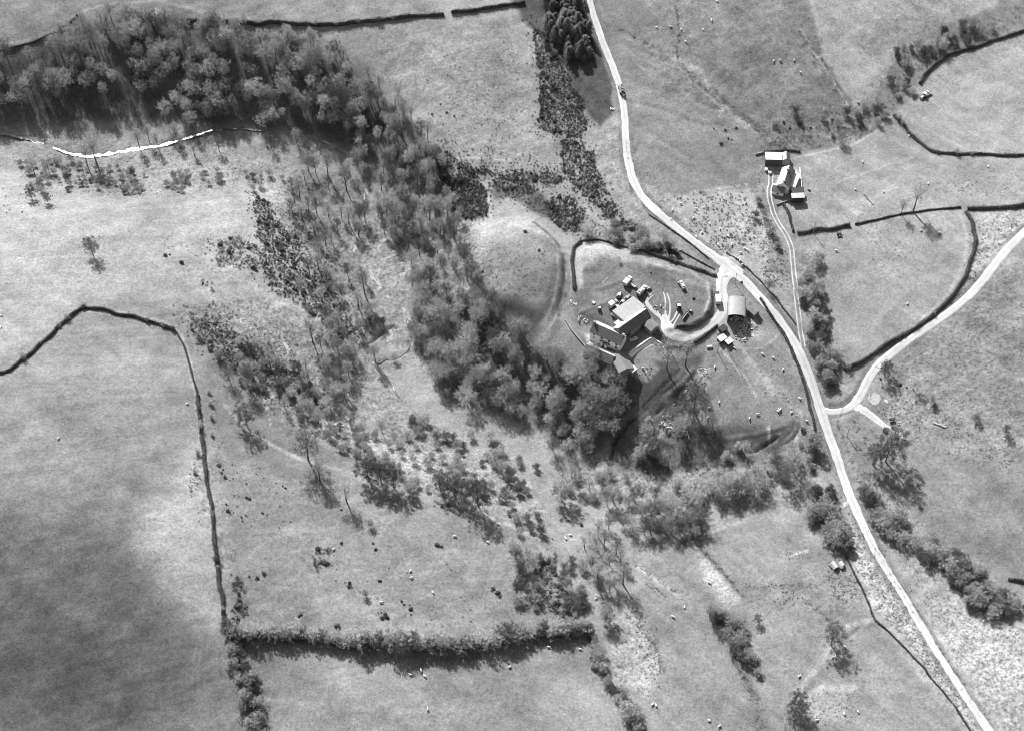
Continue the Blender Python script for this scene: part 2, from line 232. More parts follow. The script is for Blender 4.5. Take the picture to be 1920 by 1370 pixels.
# lines: verges, paths, scrapes, and the mound's sunlit crest painted pale
for pts, wd, v, f in [([(-60,88),(40,78),(90,62),(130,32),(170,14),(230,2),(300,0),(340,12),(400,28),(480,34)], 3, 195, 3),
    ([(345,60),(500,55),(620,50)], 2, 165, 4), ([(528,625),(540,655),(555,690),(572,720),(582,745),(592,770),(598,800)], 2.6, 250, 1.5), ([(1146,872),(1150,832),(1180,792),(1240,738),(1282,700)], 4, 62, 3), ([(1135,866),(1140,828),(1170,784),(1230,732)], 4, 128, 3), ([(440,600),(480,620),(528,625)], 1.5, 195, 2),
    ([(160,583),(230,588),(300,603),(340,628),(356,680),(366,738)], 3, 190, 3), ([(420,760),(480,815),(540,850),(600,872),(640,880)], 4, 172, 3), ([(900,960),(960,985),(1010,1010)], 3, 180, 3),
    ([(1000,420),(1030,440),(1052,470),(1056,520),(1048,560),(1030,600)], 4, 108, 3), ([(905,440),(940,420),(975,424),(1010,438)], 4, 176, 5), ([(1087,460),(1130,462),(1190,480)], 7, 188, 5), ([(1087,460),(1084,500),(1088,540)], 7, 178, 5), ([(395,600),(430,640),(465,680),(492,720),(500,760),(508,800)], 1.6, 196, 1.5), ([(1800,402),(1813,440),(1811,480),(1799,514),(1780,547),(1755,574),(1728,598)], 3, 178, 3), ([(1043,480),(1046,520),(1040,560),(1022,600)], 2, 178, 2), ([(1062,510),(1054,560),(1040,600),(1010,640)], 1.5, 176, 1.5),
    ([(1080,470),(1060,476),(1048,470)], 5, 175, 4), ([(860,298),(900,297),(960,300)], 2, 195, 2), ([(910,340),(918,380),(922,410)], 2, 185, 2), ([(1240,395),(1300,360),(1400,345)], 2, 180, 3),
    ([(1357,660),(1400,710),(1420,745)], 2, 190, 2), ([(1350,655),(1365,640),(1395,655),(1430,652),(1460,630)], 1.5, 178, 2), ([(1600,395),(1640,370),(1680,348)], 4, 165, 5), ([(1580,340),(1650,315),(1710,295)], 2, 172, 2),
    ([(1625,1165),(1590,1175),(1562,1200),(1530,1255),(1505,1290),(1498,1310)], 7, 168, 4), ([(1290,1020),(1360,985),(1400,975)], 3, 170, 3), ([(1190,1062),(1230,1085),(1270,1115)], 3, 178, 3), ([(1478,1043),(1500,1034),(1515,1030)], 2, 210, 2),
    ([(1160,1250),(1200,1240),(1230,1220)], 3, 128, 3), ([(1230,1180),(1236,1220),(1245,1262)], 3, 120, 3), ([(1840,1358),(1880,1350),(1925,1340)], 2, 190, 2), ([(1395,1104),(1450,1102),(1540,1094)], 4, 118, 5), ([(1335,1140),(1375,1215),(1410,1300),(1435,1380)], 16, 122, 8), ([(1310,1022),(1395,1120)], 5, 118, 5), ([(1240,1080),(1275,1075),(1290,1110)], 2, 120, 3), ([(1510,1310),(1540,1290),(1600,1290)], 8, 172, 8), ([(1700,150),(1690,120),(1680,40)], 2, 160, 3),
    ([(1440,20),(1500,10)], 3, 150, 3), ([(1500,55),(1540,120),(1590,200),(1596,240)], 1.2, 190, 1.5), ([(1490,296),(1540,285),(1600,272),(1640,250),(1670,218)], 1.5, 195, 2.5),
    ([(1265,110),(1310,130),(1330,175),(1360,205),(1400,235),(1440,260)], 3, 166, 9), ([(1480,760),(1500,770),(1505,800),(1490,830)], 3, 165, 3), ([(1440,800),(1442,830)], 2.5, 190, 2),
    ([(1250,470),(1300,510),(1330,535)], 4, 170, 4), ([(1395,660),(1430,700),(1450,740)], 3, 172, 4), ([(1326,524),(1330,560),(1322,590),(1312,602)], 2, 185, 1.2), ([(1330,590),(1300,610),(1268,618)], 5, 96, 3),
    ([(500,1310),(700,1330),(900,1330)], 3, 150, 5), ([(362,700),(376,820),(392,930),(402,1010),(414,1110),(424,1185)], 1.5, 185, 1.5), ([(560,80),(600,78),(640,82)], 1.5, 190, 1),
    ([(1050,580),(1080,620),(1110,650)], 3, 150, 3), ([(1045,640),(1080,660),(1100,655)], 2, 140, 2), ([(1460,690),(1440,650)], 2, 150, 3), ([(505,1100),(560,1105)], 2, 150, 3),
    ([(1455,560),(1500,640)], 2, 150, 3), ([(1170,460),(1130,452),(1100,455)], 3, 150, 2), ([(1186,900),(1260,905),(1330,885),(1400,880),(1450,860)], 4, 168, 5)]:
    stroke(T, pts, wd, v, f)
lane2 = [(a, b) for a, b, c in LANE]; side2 = [(a, b) for a, b, c in SIDE]
stroke(T, lane2, 24, 132, 5); stroke(T, side2, 24, 140, 5)
P_([(1215,598),(1245,610),(1245,650),(1238,668),(1226,648),(1205,655),(1190,670),(1160,668),(1172,640),(1200,626)], 128, 3, .2)   # concrete yard
P_([(1190,653),(1206,643),(1220,632),(1232,640),(1248,648),(1248,656),(1232,648),(1222,646),(1207,653),(1190,663),(1184,671),(1177,665),(1183,657)], 240, 1.5, .05)
P_([(1185,690),(1220,672),(1238,690),(1215,716),(1192,712)], 172, 4)
P_([(1096,630),(1106,624),(1115,632),(1113,648),(1100,645)], 200, 2, .1)
P_([(1392,602),(1420,600),(1425,625),(1400,640),(1380,630)], 196, 4)
P_([(1358,590),(1375,600),(1380,640),(1395,655),(1365,650),(1350,610)], 160, 4)
P_([(1440,330),(1455,330),(1460,390),(1450,400),(1436,380)], 128, 4)
P_([(1450,347),(1462,330),(1468,345),(1470,362),(1455,368),(1448,362)], 190, 2, .1)
P_([(1489,316),(1494,318),(1503,350),(1497,354),(1488,350)], 200, 1.5, .1)
for x, y, r in [(1627,377,14),(1445,312,5),(1480,580,6),(300,360,18),(1150,230,16),(1530,1335,40),(760,1195,50),(1430,460,14),(1640,430,10),(1690,470,12),(1655,500,16),(1640,450,8),(1605,400,8)]: blob(T, x, y, r, r*.6, 192, 0, 'set', .6)
# flecks: speckle strength of rough grass, rushes
SP = canvas(0.10)
for pts, v in [([(1690,655),(1800,570),(1980,420),(1980,850),(1850,880),(1700,840),(1640,770)], .75), ([(1830,395),(1980,390),(1870,490),(1690,650),(1800,560)], .8), ([(1740,1120),(1980,1160),(1980,1400),(1880,1400),(1660,1000)], .9),
    ([(1600,985),(1860,1370),(1820,1370),(1640,1140),(1580,1010)], 1.0), ([(1130,1100),(1210,1150),(1245,1250),(1220,1310),(1150,1280)], .9), ([(1300,1010),(1390,1130),(1370,1150),(1320,1090)], .8),
    ([(1230,-40),(1500,-60),(1560,130),(1500,260),(1300,250),(1210,120)], .45), ([(1600,-60),(1900,-60),(1700,100),(1600,100)], .35), ([(700,60),(960,30),(1030,290),(830,300),(740,200)], .5), ([(400,620),(560,700),(600,800),(480,760)], .6),
    ([(350,860),(420,860),(430,1100),(390,1000)], .6), ([(1380,400),(1440,400),(1480,560),(1430,520)], .9), ([(1160,880),(1330,870),(1320,930),(1180,930)], 1.1), ([(1310,690),(1335,700),(1250,810),(1215,810)], 1.2),
    ([(900,420),(1040,450),(1040,560),(900,560)], .35), ([(1090,470),(1330,520),(1300,560),(1090,560)], .4), ([(1500,1060),(1600,1060),(1640,1150),(1480,1150)], .6), ([(0,260),(400,260),(560,320),(400,370),(100,360)], .6), ([(1400,1200),(1520,1160),(1400,1120)], .3),
    ([(1340,850),(1500,790),(1500,830),(1400,880)], .8), ([(400,850),(1000,1000),(1060,1180),(430,1180)], .3), ([(1420,240),(1600,180),(1600,260),(1440,280)], .7), ([(1100,250),(1160,200),(1300,440),(1180,450)], .6), ([(330,570),(480,560),(620,560),(700,640),(760,760),(1000,900),(1040,1000),(900,950),(640,860),(480,760)], .8), ([(480,330),(880,340),(980,640),(1100,800),(900,760),(700,620),(560,500)], .85), ([(1100,850),(1500,840),(1500,930),(1300,1000),(1130,960)], .8), ([(1600,860),(1930,1150),(1930,1250),(1700,1080)], .7), ([(1480,460),(1530,470),(1580,740),(1530,740)], .7), ([(0,480),(450,380),(450,560),(200,560)], .3)]:
    poly(SP, pts, v, 12)
# ground relief: banks, cuts, stream channel (metres)
DZ = canvas(0)
for pts, wd, v, f in [([(a, b) for a, b, c in STREAM if a < 420], 6, -.5, 5), ([(a, b) for a, b, c in STREAM if a > 640 and b < 760], 5, -.25, 5), ([(690,645),(705,632),(722,618),(735,612),(743,614)], 2, -1.2, 3),
    ([(1500,800),(1494,815),(1480,828),(1462,838)], 1.5, -.6, 3), ([(1491,796),(1484,810),(1472,822),(1458,832)], 1.5, -.5, 3), ([(1496,793),(1489,812),(1476,826)], 1, .4, 3),
    ([(1300,690),(1280,720),(1255,740)], 2, .8, 6), ([(1215,500),(1300,520),(1330,535)], 3, .7, 6), ([(1060,480),(1064,540),(1050,590)], 4, -1.0, 5), ([(1240,780),(1215,800),(1190,800),(1165,840),(1160,880)], 3, .5, 8), ([(1146,870),(1150,830),(1180,790),(1230,740),(1270,700)], 4, -.7, 7),
    ([(900,435),(960,415),(1010,430),(1045,465)], 3, .7, 5), ([(1250,620),(1290,615),(1320,600),(1332,570),(1330,545)], 3, 1.1, 5), ([(1268,60),(1285,110),(1300,135)], 3, -.35, 10), ([(1150,55),(1200,75),(1265,105)], 3, -.35, 9), ([(1225,110),(1262,165),(1330,195)], 4, -.35, 10), ([(1220,5),(1240,30),(1262,60)], 3, -.3, 8), ([(1180,150),(1260,175),(1350,210),(1400,235)], 3, -.3, 9), ([(1500,60),(1540,130),(1590,200)], 3, .5, 6),
    ([(1200,120),(1260,150),(1310,190),(1350,205)], 3, -.5, 5), ([(1290,60),(1300,110),(1320,150)], 3, -.5, 5), ([(1180,190),(1240,205),(1330,240)], 3, -.45, 5), ([(1190,90),(1240,110),(1290,130)], 3, -.45, 5), ([(1400,130),(1390,180),(1410,215)], 4, -.5, 6), ([(1195,235),(1240,265),(1300,300)], 4, -.5, 6), ([(1280,130),(1330,175),(1400,225),(1440,260)], 4, -.5, 8), ([(1340,60),(1350,110)], 3, -.5, 5), ([(430,770),(500,825),(600,872)], 4, -.4, 4), ([(560,700),(590,800)], 2, -.5, 4), ([(725,460),(745,470)], 1.5, -.9, 3), ([(730,495),(760,488),(762,505),(750,512)], 1.5, -.9, 3),
    ([(560,78),(625,82)], 1.2, -.5, 2), ([(560,84),(610,86)], 1.2, -.5, 2), ([(1160,1250),(1230,1222)], 2, -.5, 4), ([(1640,1165),(1590,1175),(1545,1215),(1500,1300)], 5, .4, 6), ([(1590,1195),(1620,1170)], 2, -.6, 3), ([(1120,545),(1170,530)], 3, .5, 5), ([(1085,590),(1140,570)], 2, .5, 4), ([(1220,825),(1260,830)], 5, 1, 8),
    ([(1245,760),(1230,775)], 1.5, -.7, 3), ([(1340,860),(1420,845),(1460,820)], 2, -.8, 4), ([(1360,825),(1420,815),(1470,800)], 2, .6, 4)]:
    stroke(DZ, pts, wd, v, f, 'add')
poly(DZ, [(888,458),(905,430),(945,413),(1000,424),(1035,450),(1048,490),(1045,540),(1022,585),(980,582),(920,562),(884,520)], 2.6, 18, 'add', .5)
poly(DZ, [(1084,466),(1130,458),(1250,497),(1330,535),(1330,600),(1260,640),(1150,620),(1090,590)], .9, 6, 'add', .2)
stroke(DZ, [(1010,415),(1045,445),(1060,480),(1060,530),(1048,580)], 3, -.6, 5, 'add', 0)
def samp(c, px, py):
    x = np.clip((px-OX)*CS, 0, CW-1.001); y = np.clip((py-OY)*CS, 0, CH-1.001); i = x.astype(int); j = y.astype(int); fx = x-i; fy = y-j
    return (c[j, i]*(1-fx)+c[j, i+1]*fx)*(1-fy)+(c[j+1, i]*(1-fx)+c[j+1, i+1]*fx)*fy
inimg = near & (PXg > -150) & (PXg < 2070) & (PYg > -150) & (PYg < 1530)
rough = np.where(inimg, samp(SP, PXg, PYg), .2)
road_mask = canvas(0); stroke(road_mask, lane2, 22, 1, 6, 'set', 0); stroke(road_mask, side2, 20, 1, 6, 'set', 0); stroke(road_mask, [(a, b) for a, b, c in DRIVE], 24, 1, 6, 'set', 0)
rm = np.where(inimg, samp(road_mask, PXg, PYg), 0)
Gbase = G0.copy()
fine = fbm(GX, GY, 26, 3, 3)*2.6 + fbm(GX, GY, 7, 3, 11)*(.6+.9*np.clip(rough, 0, 1)) + (fbm(GX, GY, 2.2, 2, 23)*(.10+.75*np.clip(rough-.2, 0, 1)))
GZ = G0 + np.where(near, fine*(1-rm), 0) + np.where(inimg, samp(DZ, PXg, PYg), 0)
def hz(X, Y, Z=None): return bil(gx, gy, GZ if Z is None else Z, np.asarray(X, float), np.asarray(Y, float))
def at(px, py, h=0.0, Z=None):
    """world point seen at a photo position, h metres above the ground"""
    z = np.full(np.shape(px), -8.0)
    for _ in range(24):
        X, Y = at_z(px, py, z+h); z = z*.4+hz(X, Y, Z)*.6
    return X, Y, z
# ------------------------------------------------------------------ materials (all neutral greys: the place is seen on monochrome film)
def lin(p): return 0.50*(p/255.0)**2.2
def mat(name, val, rough=.9, noise=0.0, scale=3.0, obj_rand=0.0, bump=0.0, spec=.3, stripes=None, attr=None):
    m = bpy.data.materials.new(name); m.use_nodes = True; t = m.node_tree; b = t.nodes['Principled BSDF']
    b.inputs['Roughness'].default_value = rough; b.inputs['Specular IOR Level'].default_value = spec
    tc = t.nodes.new('ShaderNodeTexCoord'); cur = None
    v = t.nodes.new('ShaderNodeValue'); v.outputs[0].default_value = val; cur = v.outputs[0]
    if attr:
        a = t.nodes.new('ShaderNodeAttribute'); a.attribute_name = attr
        mm = t.nodes.new('ShaderNodeMath'); mm.operation = 'MULTIPLY'; t.links.new(cur, mm.inputs[0]); t.links.new(a.outputs['Fac'], mm.inputs[1]); cur = mm.outputs[0]
    def mul(sock, amp, cur):
        mr = t.nodes.new('ShaderNodeMapRange'); mr.inputs[1].default_value = .25; mr.inputs[2].default_value = .75; mr.inputs[3].default_value = 1-amp; mr.inputs[4].default_value = 1+amp; mr.clamp = False
        t.links.new(sock, mr.inputs[0]); mm = t.nodes.new('ShaderNodeMath'); mm.operation = 'MULTIPLY'; t.links.new(cur, mm.inputs[0]); t.links.new(mr.outputs[0], mm.inputs[1]); return mm.outputs[0]
    if noise:
        for k, (s, a) in enumerate(((scale, noise), (scale*6, noise*.6))):
            nz = t.nodes.new('ShaderNodeTexNoise'); nz.inputs['Scale'].default_value = s; nz.inputs['Detail'].default_value = 4
            t.links.new(tc.outputs['Object'], nz.inputs['Vector']); cur = mul(nz.outputs['Fac'], a, cur)
            if k == 0 and bump:
                bp = t.nodes.new('ShaderNodeBump'); bp.inputs['Strength'].default_value = bump; bp.inputs['Distance'].default_value = .15
                t.links.new(nz.outputs['Fac'], bp.inputs['Height']); t.links.new(bp.outputs[0], b.inputs['Normal'])
    if stripes:
        wv = t.nodes.new('ShaderNodeTexWave'); wv.inputs['Scale'].default_value = stripes[0]; wv.bands_direction = stripes[2]; wv.inputs['Distortion'].default_value = .3
        t.links.new(tc.outputs['Object'], wv.inputs['Vector']); cur = mul(wv.outputs['Fac'], stripes[1], cur)
    if obj_rand:
        oi = t.nodes.new('ShaderNodeObjectInfo'); mr = t.nodes.new('ShaderNodeMapRange'); mr.inputs[3].default_value = 1-obj_rand; mr.inputs[4].default_value = 1+obj_rand
        t.links.new(oi.outputs['Random'], mr.inputs[0]); mm = t.nodes.new('ShaderNodeMath'); mm.operation = 'MULTIPLY'; t.links.new(cur, mm.inputs[0]); t.links.new(mr.outputs[0], mm.inputs[1]); cur = mm.outputs[0]
    t.links.new(cur, b.inputs['Base Color']); return m
M = {}
M['twig'] = mat('twig', .40, .95, obj_rand=.25); M['twig_dark'] = mat('dark_twig', .13, .95, obj_rand=.3); M['twig_pale'] = mat('pale_twig', .50, .95, obj_rand=.15)
M['twig_mid'] = mat('grey_twig', .36, .95, obj_rand=.3); M['bark'] = mat('bark', .13, .95, .3, 3, .3); M['gorse'] = mat('gorse', .065, .9, .35, 2, .35); M['gorse_pale'] = mat('dry_bracken', .22, .9, .35, 2, .3)
M['scrubdark'] = mat('dark_bramble', .11, .9, .35, 2, .3); M['hedge'] = mat('hedge', .135, .9, .4, 1.2, .2); M['conifer'] = mat('conifer', .14, .9, .4, 1, .3); M['hedgecore'] = mat('hedge_core', .045, .95, .3, 1)
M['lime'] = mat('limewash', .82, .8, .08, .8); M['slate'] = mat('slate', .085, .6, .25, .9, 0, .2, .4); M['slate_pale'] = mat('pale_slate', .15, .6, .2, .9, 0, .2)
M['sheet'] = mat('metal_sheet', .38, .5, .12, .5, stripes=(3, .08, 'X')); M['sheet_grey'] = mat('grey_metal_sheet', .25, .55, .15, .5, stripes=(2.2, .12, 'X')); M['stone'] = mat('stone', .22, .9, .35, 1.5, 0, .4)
M['glass'] = mat('window_glass', .02, .15, spec=.6); M['white'] = mat('white_paint', .52, .5, .06, 2); M['dark'] = mat('dark_paint', .05, .5, .2, 2); M['grey'] = mat('grey_paint', .25, .5, .2, 2); M['rubber'] = mat('rubber', .03, .9)
M['wood'] = mat('weathered_wood', .30, .9, .3, 2); M['wool'] = mat('wool', .58, .95, .08, 4); M['brick'] = mat('brick', .2, .9, .2, 4); M['black'] = mat('black_tarpaulin', .03, .6, .2, 1)
M['road'] = mat('road_surface', .39, .85, .16, .10, attr='wear'); M['track'] = mat('track_stone', .36, .9, .15, .6); M['pad'] = mat('concrete', .30, .85, .12, .5); M['rubble'] = mat('pale_rubble', .55, .9, .3, 1)
M['shingle_glint'] = mat('shingle_and_glint', .27, .95, .5, 1.1); M['rush'] = mat('rush', .09, .9, .3, 1); M['straw'] = mat('straw_tussock', .36, .9, .3, 1)
# water
m = bpy.data.materials.new('stream_water'); m.use_nodes = True; t = m.node_tree; b = t.nodes['Principled BSDF']
b.inputs['Base Color'].default_value = (.05, .05, .05, 1); b.inputs['Roughness'].default_value = .22; b.inputs['Specular IOR Level'].default_value = .8
nz = t.nodes.new('ShaderNodeTexNoise'); nz.inputs['Scale'].default_value = .8; nz.inputs['Detail'].default_value = 3; bp = t.nodes.new('ShaderNodeBump'); bp.inputs['Strength'].default_value = .35; bp.inputs['Distance'].default_value = .3
tc = t.nodes.new('ShaderNodeTexCoord'); t.links.new(tc.outputs['Object'], nz.inputs['Vector']); t.links.new(nz.outputs['Fac'], bp.inputs['Height']); t.links.new(bp.outputs[0], b.inputs['Normal']); M['water'] = m
# ground
m = bpy.data.materials.new('pasture'); m.use_nodes = True; t = m.node_tree; b = t.nodes['Principled BSDF']; L_ = t.links.new
b.inputs['Roughness'].default_value = .95; b.inputs['Specular IOR Level'].default_value = .15
at1 = t.nodes.new('ShaderNodeAttribute'); at1.attribute_name = 'tone'; at2 = t.nodes.new('ShaderNodeAttribute'); at2.attribute_name = 'speck'
tc = t.nodes.new('ShaderNodeTexCoord')
def nz_(s, d=4, r=.6):
    q = t.nodes.new('ShaderNodeTexNoise'); q.inputs['Scale'].default_value = s; q.inputs['Detail'].default_value = d; q.inputs['Roughness'].default_value = r; L_(tc.outputs['Object'], q.inputs['Vector']); return q.outputs['Fac']
def mth(op, a, b_):
    q = t.nodes.new('ShaderNodeMath'); q.operation = op
    for i, s in enumerate((a, b_)):
        if isinstance(s, (int, float)): q.inputs[i].default_value = s
        else: L_(s, q.inputs[i])
    return q.outputs[0]
def cen(s, k): return mth('MULTIPLY', mth('SUBTRACT', s, .5), k)
grain = mth('ADD', mth('ADD', cen(nz_(.8, 3, .7), 1.35), cen(nz_(1.9, 1), .9)), cen(nz_(.09, 3), .4))
spk = mth('MULTIPLY', mth('ADD', cen(nz_(.75, 3, .7), 2.4), cen(nz_(.22, 2), .8)), at2.outputs['Fac'])
fac = mth('MAXIMUM', mth('ADD', mth('ADD', grain, spk), 1.0), .18)
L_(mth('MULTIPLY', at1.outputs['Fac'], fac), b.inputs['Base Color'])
bp = t.nodes.new('ShaderNodeBump'); bp.inputs['Strength'].default_value = .5; bp.inputs['Distance'].default_value = .25; L_(nz_(1.3, 3), bp.inputs['Height']); L_(bp.outputs[0], b.inputs['Normal'])
M['ground'] = m
# ------------------------------------------------------------------ mesh helpers
def tag(o, label=None, cat=None, group=None, kind=None):
    if label: o['label'] = label
    if cat: o['category'] = cat
    if group: o['group'] = group
    if kind: o['kind'] = kind
    return o
class MB:
    def __init__(s): s.v = []; s.f = []; s.n = 0
    def add(s, v, f):
        v = np.asarray(v, float).reshape(-1, 3); s.v.append(v)
        s.f += [tuple(int(i)+s.n for i in q) for q in f]; s.n += len(v); return s
    def box(s, c, d, rz=0, taper=1.0, ox=0, oy=0):
        x, y, z = d[0]/2, d[1]/2, d[2]; q = []
        for k, zz in ((1, 0), (taper, z)):
            for a, b_ in ((-1, -1), (1, -1), (1, 1), (-1, 1)): q.append((a*x*k, b_*y*k, zz))
        ca, sa = math.cos(rz), math.sin(rz)
        q = [(c[0]+a*ca-b_*sa, c[1]+a*sa+b_*ca, c[2]+z_) for a, b_, z_ in q]
        return s.add(q, [(3,2,1,0),(4,5,6,7),(0,1,5,4),(1,2,6,5),(2,3,7,6),(3,0,4,7)])
    def tube(s, pts, rad, k=6, cap=True):
        pts = [Vector(p) for p in pts]; vs = []; fs = []
        for i, p in enumerate(pts):
            d = (pts[min(i+1, len(pts)-1)]-pts[max(i-1, 0)]).normalized()
            a = d.orthogonal().normalized() if i == 0 else (a-d*a.dot(d)).normalized()
            b_ = d.cross(a); r = rad[i] if hasattr(rad, '__len__') else rad
            for j in range(k):
                th = j/k*2*math.pi; vs.append(p+(a*math.cos(th)+b_*math.sin(th))*r)
        for i in range(len(pts)-1):
            for j in range(k): fs.append((i*k+j, i*k+(j+1) % k, (i+1)*k+(j+1) % k, (i+1)*k+j))
        if cap: fs.append(tuple(range(k))[::-1]); fs.append(tuple((len(pts)-1)*k+j for j in range(k)))
        return s.add([tuple(v) for v in vs], fs)
    def wheel(s, c, r, w, k=14): return s.tube([(c[0], c[1]-w/2, c[2]), (c[0], c[1]+w/2, c[2])], r, k)
    def quads(s, C, D, Wv):
        """slivers: centres C, half-length vectors D, half-width vectors Wv"""
        v = np.stack([C-D-Wv, C+D-Wv*.5, C+D+Wv*.5, C-D+Wv], 1).reshape(-1, 3); n_ = len(C)
        idx = np.arange(n_*4).reshape(-1, 4)+s.n; s.v.append(v); s.f += [tuple(r) for r in idx.tolist()]; s.n += n_*4; return s
    def build(s, name, m_, parent=None, smooth=False):
        me = bpy.data.meshes.new(name); me.from_pydata(np.concatenate(s.v), [], s.f); me.update()
        if m_: me.materials.append(m_)
        if smooth: me.polygons.foreach_set('use_smooth', [True]*len(me.polygons))
        o = bpy.data.objects.new(name, me); COL.objects.link(o)
        if parent: o.parent = parent
        return o
def empty(name, loc=(0, 0, 0), rz=0.0, label=None, cat=None, group=None):
    o = bpy.data.objects.new(name, None); COL.objects.link(o); o.location = loc; o.rotation_euler = (0, 0, rz); o.empty_display_size = .5
    return tag(o, label, cat, group)
def copy_tree(o, parent=None):
    c = o.copy(); COL.objects.link(c)
    if parent: c.parent = parent; c.matrix_parent_inverse = o.matrix_parent_inverse
    for ch in [q for q in o.children]: copy_tree(ch, c)
    return c
# ------------------------------------------------------------------ ground mesh
def grid_mesh(name, X, Y, Z, m_):
    ny, nx = X.shape; me = bpy.data.meshes.new(name); nv = nx*ny
    co = np.stack([X, Y, Z], -1).reshape(-1).astype(np.float32); i = np.arange(nv).reshape(ny, nx)
    q = np.stack([i[:-1, :-1], i[:-1, 1:], i[1:, 1:], i[1:, :-1]], -1).reshape(-1)
    me.vertices.add(nv); me.vertices.foreach_set('co', co); nf = len(q)//4; me.loops.add(len(q)); me.loops.foreach_set('vertex_index', q.astype(np.int32))
    me.polygons.add(nf); me.polygons.foreach_set('loop_start', np.arange(0, nf*4, 4, dtype=np.int32)); me.polygons.foreach_set('loop_total', np.full(nf, 4, np.int32))
    me.polygons.foreach_set('use_smooth', np.ones(nf, bool)); me.update(calc_edges=True); me.materials.append(m_)
    o = bpy.data.objects.new(name, me); COL.objects.link(o); return o
ground = grid_mesh('ground', GX, GY, GZ, M['ground']); tag(ground, kind='structure')
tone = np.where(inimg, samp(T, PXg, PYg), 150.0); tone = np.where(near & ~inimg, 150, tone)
def streak(a_, l, w_, sd_):
    c_, s_ = math.cos(math.radians(a_)), math.sin(math.radians(a_)); return fbm((GX*c_+GY*s_)/l, (-GX*s_+GY*c_)/w_, 1.0, 2, sd_)
east = np.clip((GX-20)/60+.5, 0, 1)
tone = tone + streak(12, 22, 1.9, 61)*(1-east)*20 + streak(-52, 18, 1.7, 62)*east*18 + streak(-35, 40, 6, 63)*22
tone = tone + 9 + fbm(GX, GY, 40, 3, 77)*26 + fbm(GX, GY, 9, 4, 78)*24 + fbm(GX, GY, 4, 3, 80)*18 + fbm(GX, GY, 2.5, 2, 79)*16
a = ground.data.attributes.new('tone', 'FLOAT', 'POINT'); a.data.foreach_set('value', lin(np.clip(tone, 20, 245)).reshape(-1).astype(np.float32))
a = ground.data.attributes.new('speck', 'FLOAT', 'POINT'); a.data.foreach_set('value', np.where(inimg, samp(SP, PXg, PYg), .2).reshape(-1).astype(np.float32))
# ------------------------------------------------------------------ ribbons on the ground
def resample(P3, step):
    P3 = np.asarray(P3, float); d = np.r_[0, np.cumsum(np.hypot(np.diff(P3[:, 0]), np.diff(P3[:, 1])))]
    s = np.arange(0, d[-1]+step*.5, step); 
    out = np.stack([np.interp(s, d, P3[:, k]) for k in range(P3.shape[1])], 1)
    if len(out) > 6:
        for _ in range(3): out[1:-1] = (out[:-2]+out[1:-1]*2+out[2:])/4
    return out
def ribbon(name, pw, m_, off, step=1.2, cross=5, level=None, ragged=.12):
    pw = np.array(pw, float); X, Y, z = at(pw[:, 0], pw[:, 1]); sc_ = FPX/((CAM[2]-z)*ct+(Y-CAM[1])*st); wm = pw[:, 2]/sc_*(.62 if name == 'stream' else 1)
    R = resample(np.c_[X, Y, wm], step); d = np.gradient(R[:, :2], axis=0); d /= np.linalg.norm(d, axis=1)[:, None]+1e-9; nrm = np.c_[-d[:, 1], d[:, 0]]
    vs = []; n_ = len(R); wear = []
    for k in range(cross):
        t_ = k/(cross-1)-.5; e = 1+(ragged*(vnoise(R[:, 0], R[:, 1], 2.5, 5+(k > cross/2))-.5)*2 if k in (0, cross-1) else 0)
        x = R[:, 0]+nrm[:, 0]*R[:, 2]*t_*e; y = R[:, 1]+nrm[:, 1]*R[:, 2]*t_*e
        z = hz(x, y)+off if level is None else level(x, y, R)
        if k in (0, cross-1) and level is None: z = z-off*.9
        vs.append(np.c_[x, y, z]); wear.append(np.full(n_, 1.0 if k != cross//2 else .8))
    V = np.stack(vs, 1); i = np.arange(n_*cross).reshape(n_, cross)
    q = np.stack([i[:-1, :-1], i[:-1, 1:], i[1:, 1:], i[1:, :-1]], -1).reshape(-1, 4)[:, ::-1]
    mb = MB(); mb.v = [V.reshape(-1, 3)]; mb.f = [tuple(r) for r in q.tolist()]; o = mb.build(name, m_, None, True)
    a = o.data.attributes.new('wear', 'FLOAT', 'POINT'); a.data.foreach_set('value', np.stack(wear, 1).reshape(-1)); return tag(o, kind='structure')
ribbon('road', LANE, M['road'], .26, cross=7); ribbon('side_road', SIDE, M['road'], .24, cross=7); ribbon('gravel_spur', SPUR, M['road'], .12, ragged=.3); ribbon('farm_drive', DRIVE, M['road'], .14, cross=7, ragged=.2)
for f_ in FAN: ribbon('wheel_rut', f_, M['track'], .10, .8, 3, ragged=.4)
for dx in (-3.6, 3.6): ribbon('farm_track', [(a+dx, b_, 2.6) for a, b_ in TRACK], M['track'], .10, 1.0, 3, ragged=.3)
ribbon('yard_path', [(1181,667,9),(1190,658,10),(1201,650,11),(1212,642,12),(1221,637,10)], M['lime'], .10, .8, ragged=.2); ribbon('yard_path', [(1222,637,6),(1232,644,6),(1245,651,7)], M['lime'], .09, .8, ragged=.2)
ribbon('farm_yard', [(1264,629,14),(1253,616,22),(1248,602,17),(1246,590,9)], M['road'], .20, .8, 7, ragged=.2)
for gb in ([(646,282,5),(656,296,9),(664,310,4)], [(684,343,4),(690,358,9),(682,374,4)], [(662,443,4),(668,458,10),(664,474,4)], [(691,506,4),(702,524,12),(713,542,5)], [(755,576,3),(763,594,9),(768,613,4)], [(699,678,3),(715,700,10),(736,723,9),(744,740,3)], [(722,618,4),(738,628,10),(724,642,4)], [(1345,932,3),(1375,926,6),(1400,920,4)], [(1408,916,5),(1424,909,8),(1440,903,4)], [(566,252,3),(572,257,6),(578,262,3)], [(606,264,3),(614,269,6),(622,274,3)]): ribbon('gravel_and_glint', gb, M['shingle_glint'], .10, .6, 5, ragged=.9)  # pale bars: stream gravel, with water glints painted in
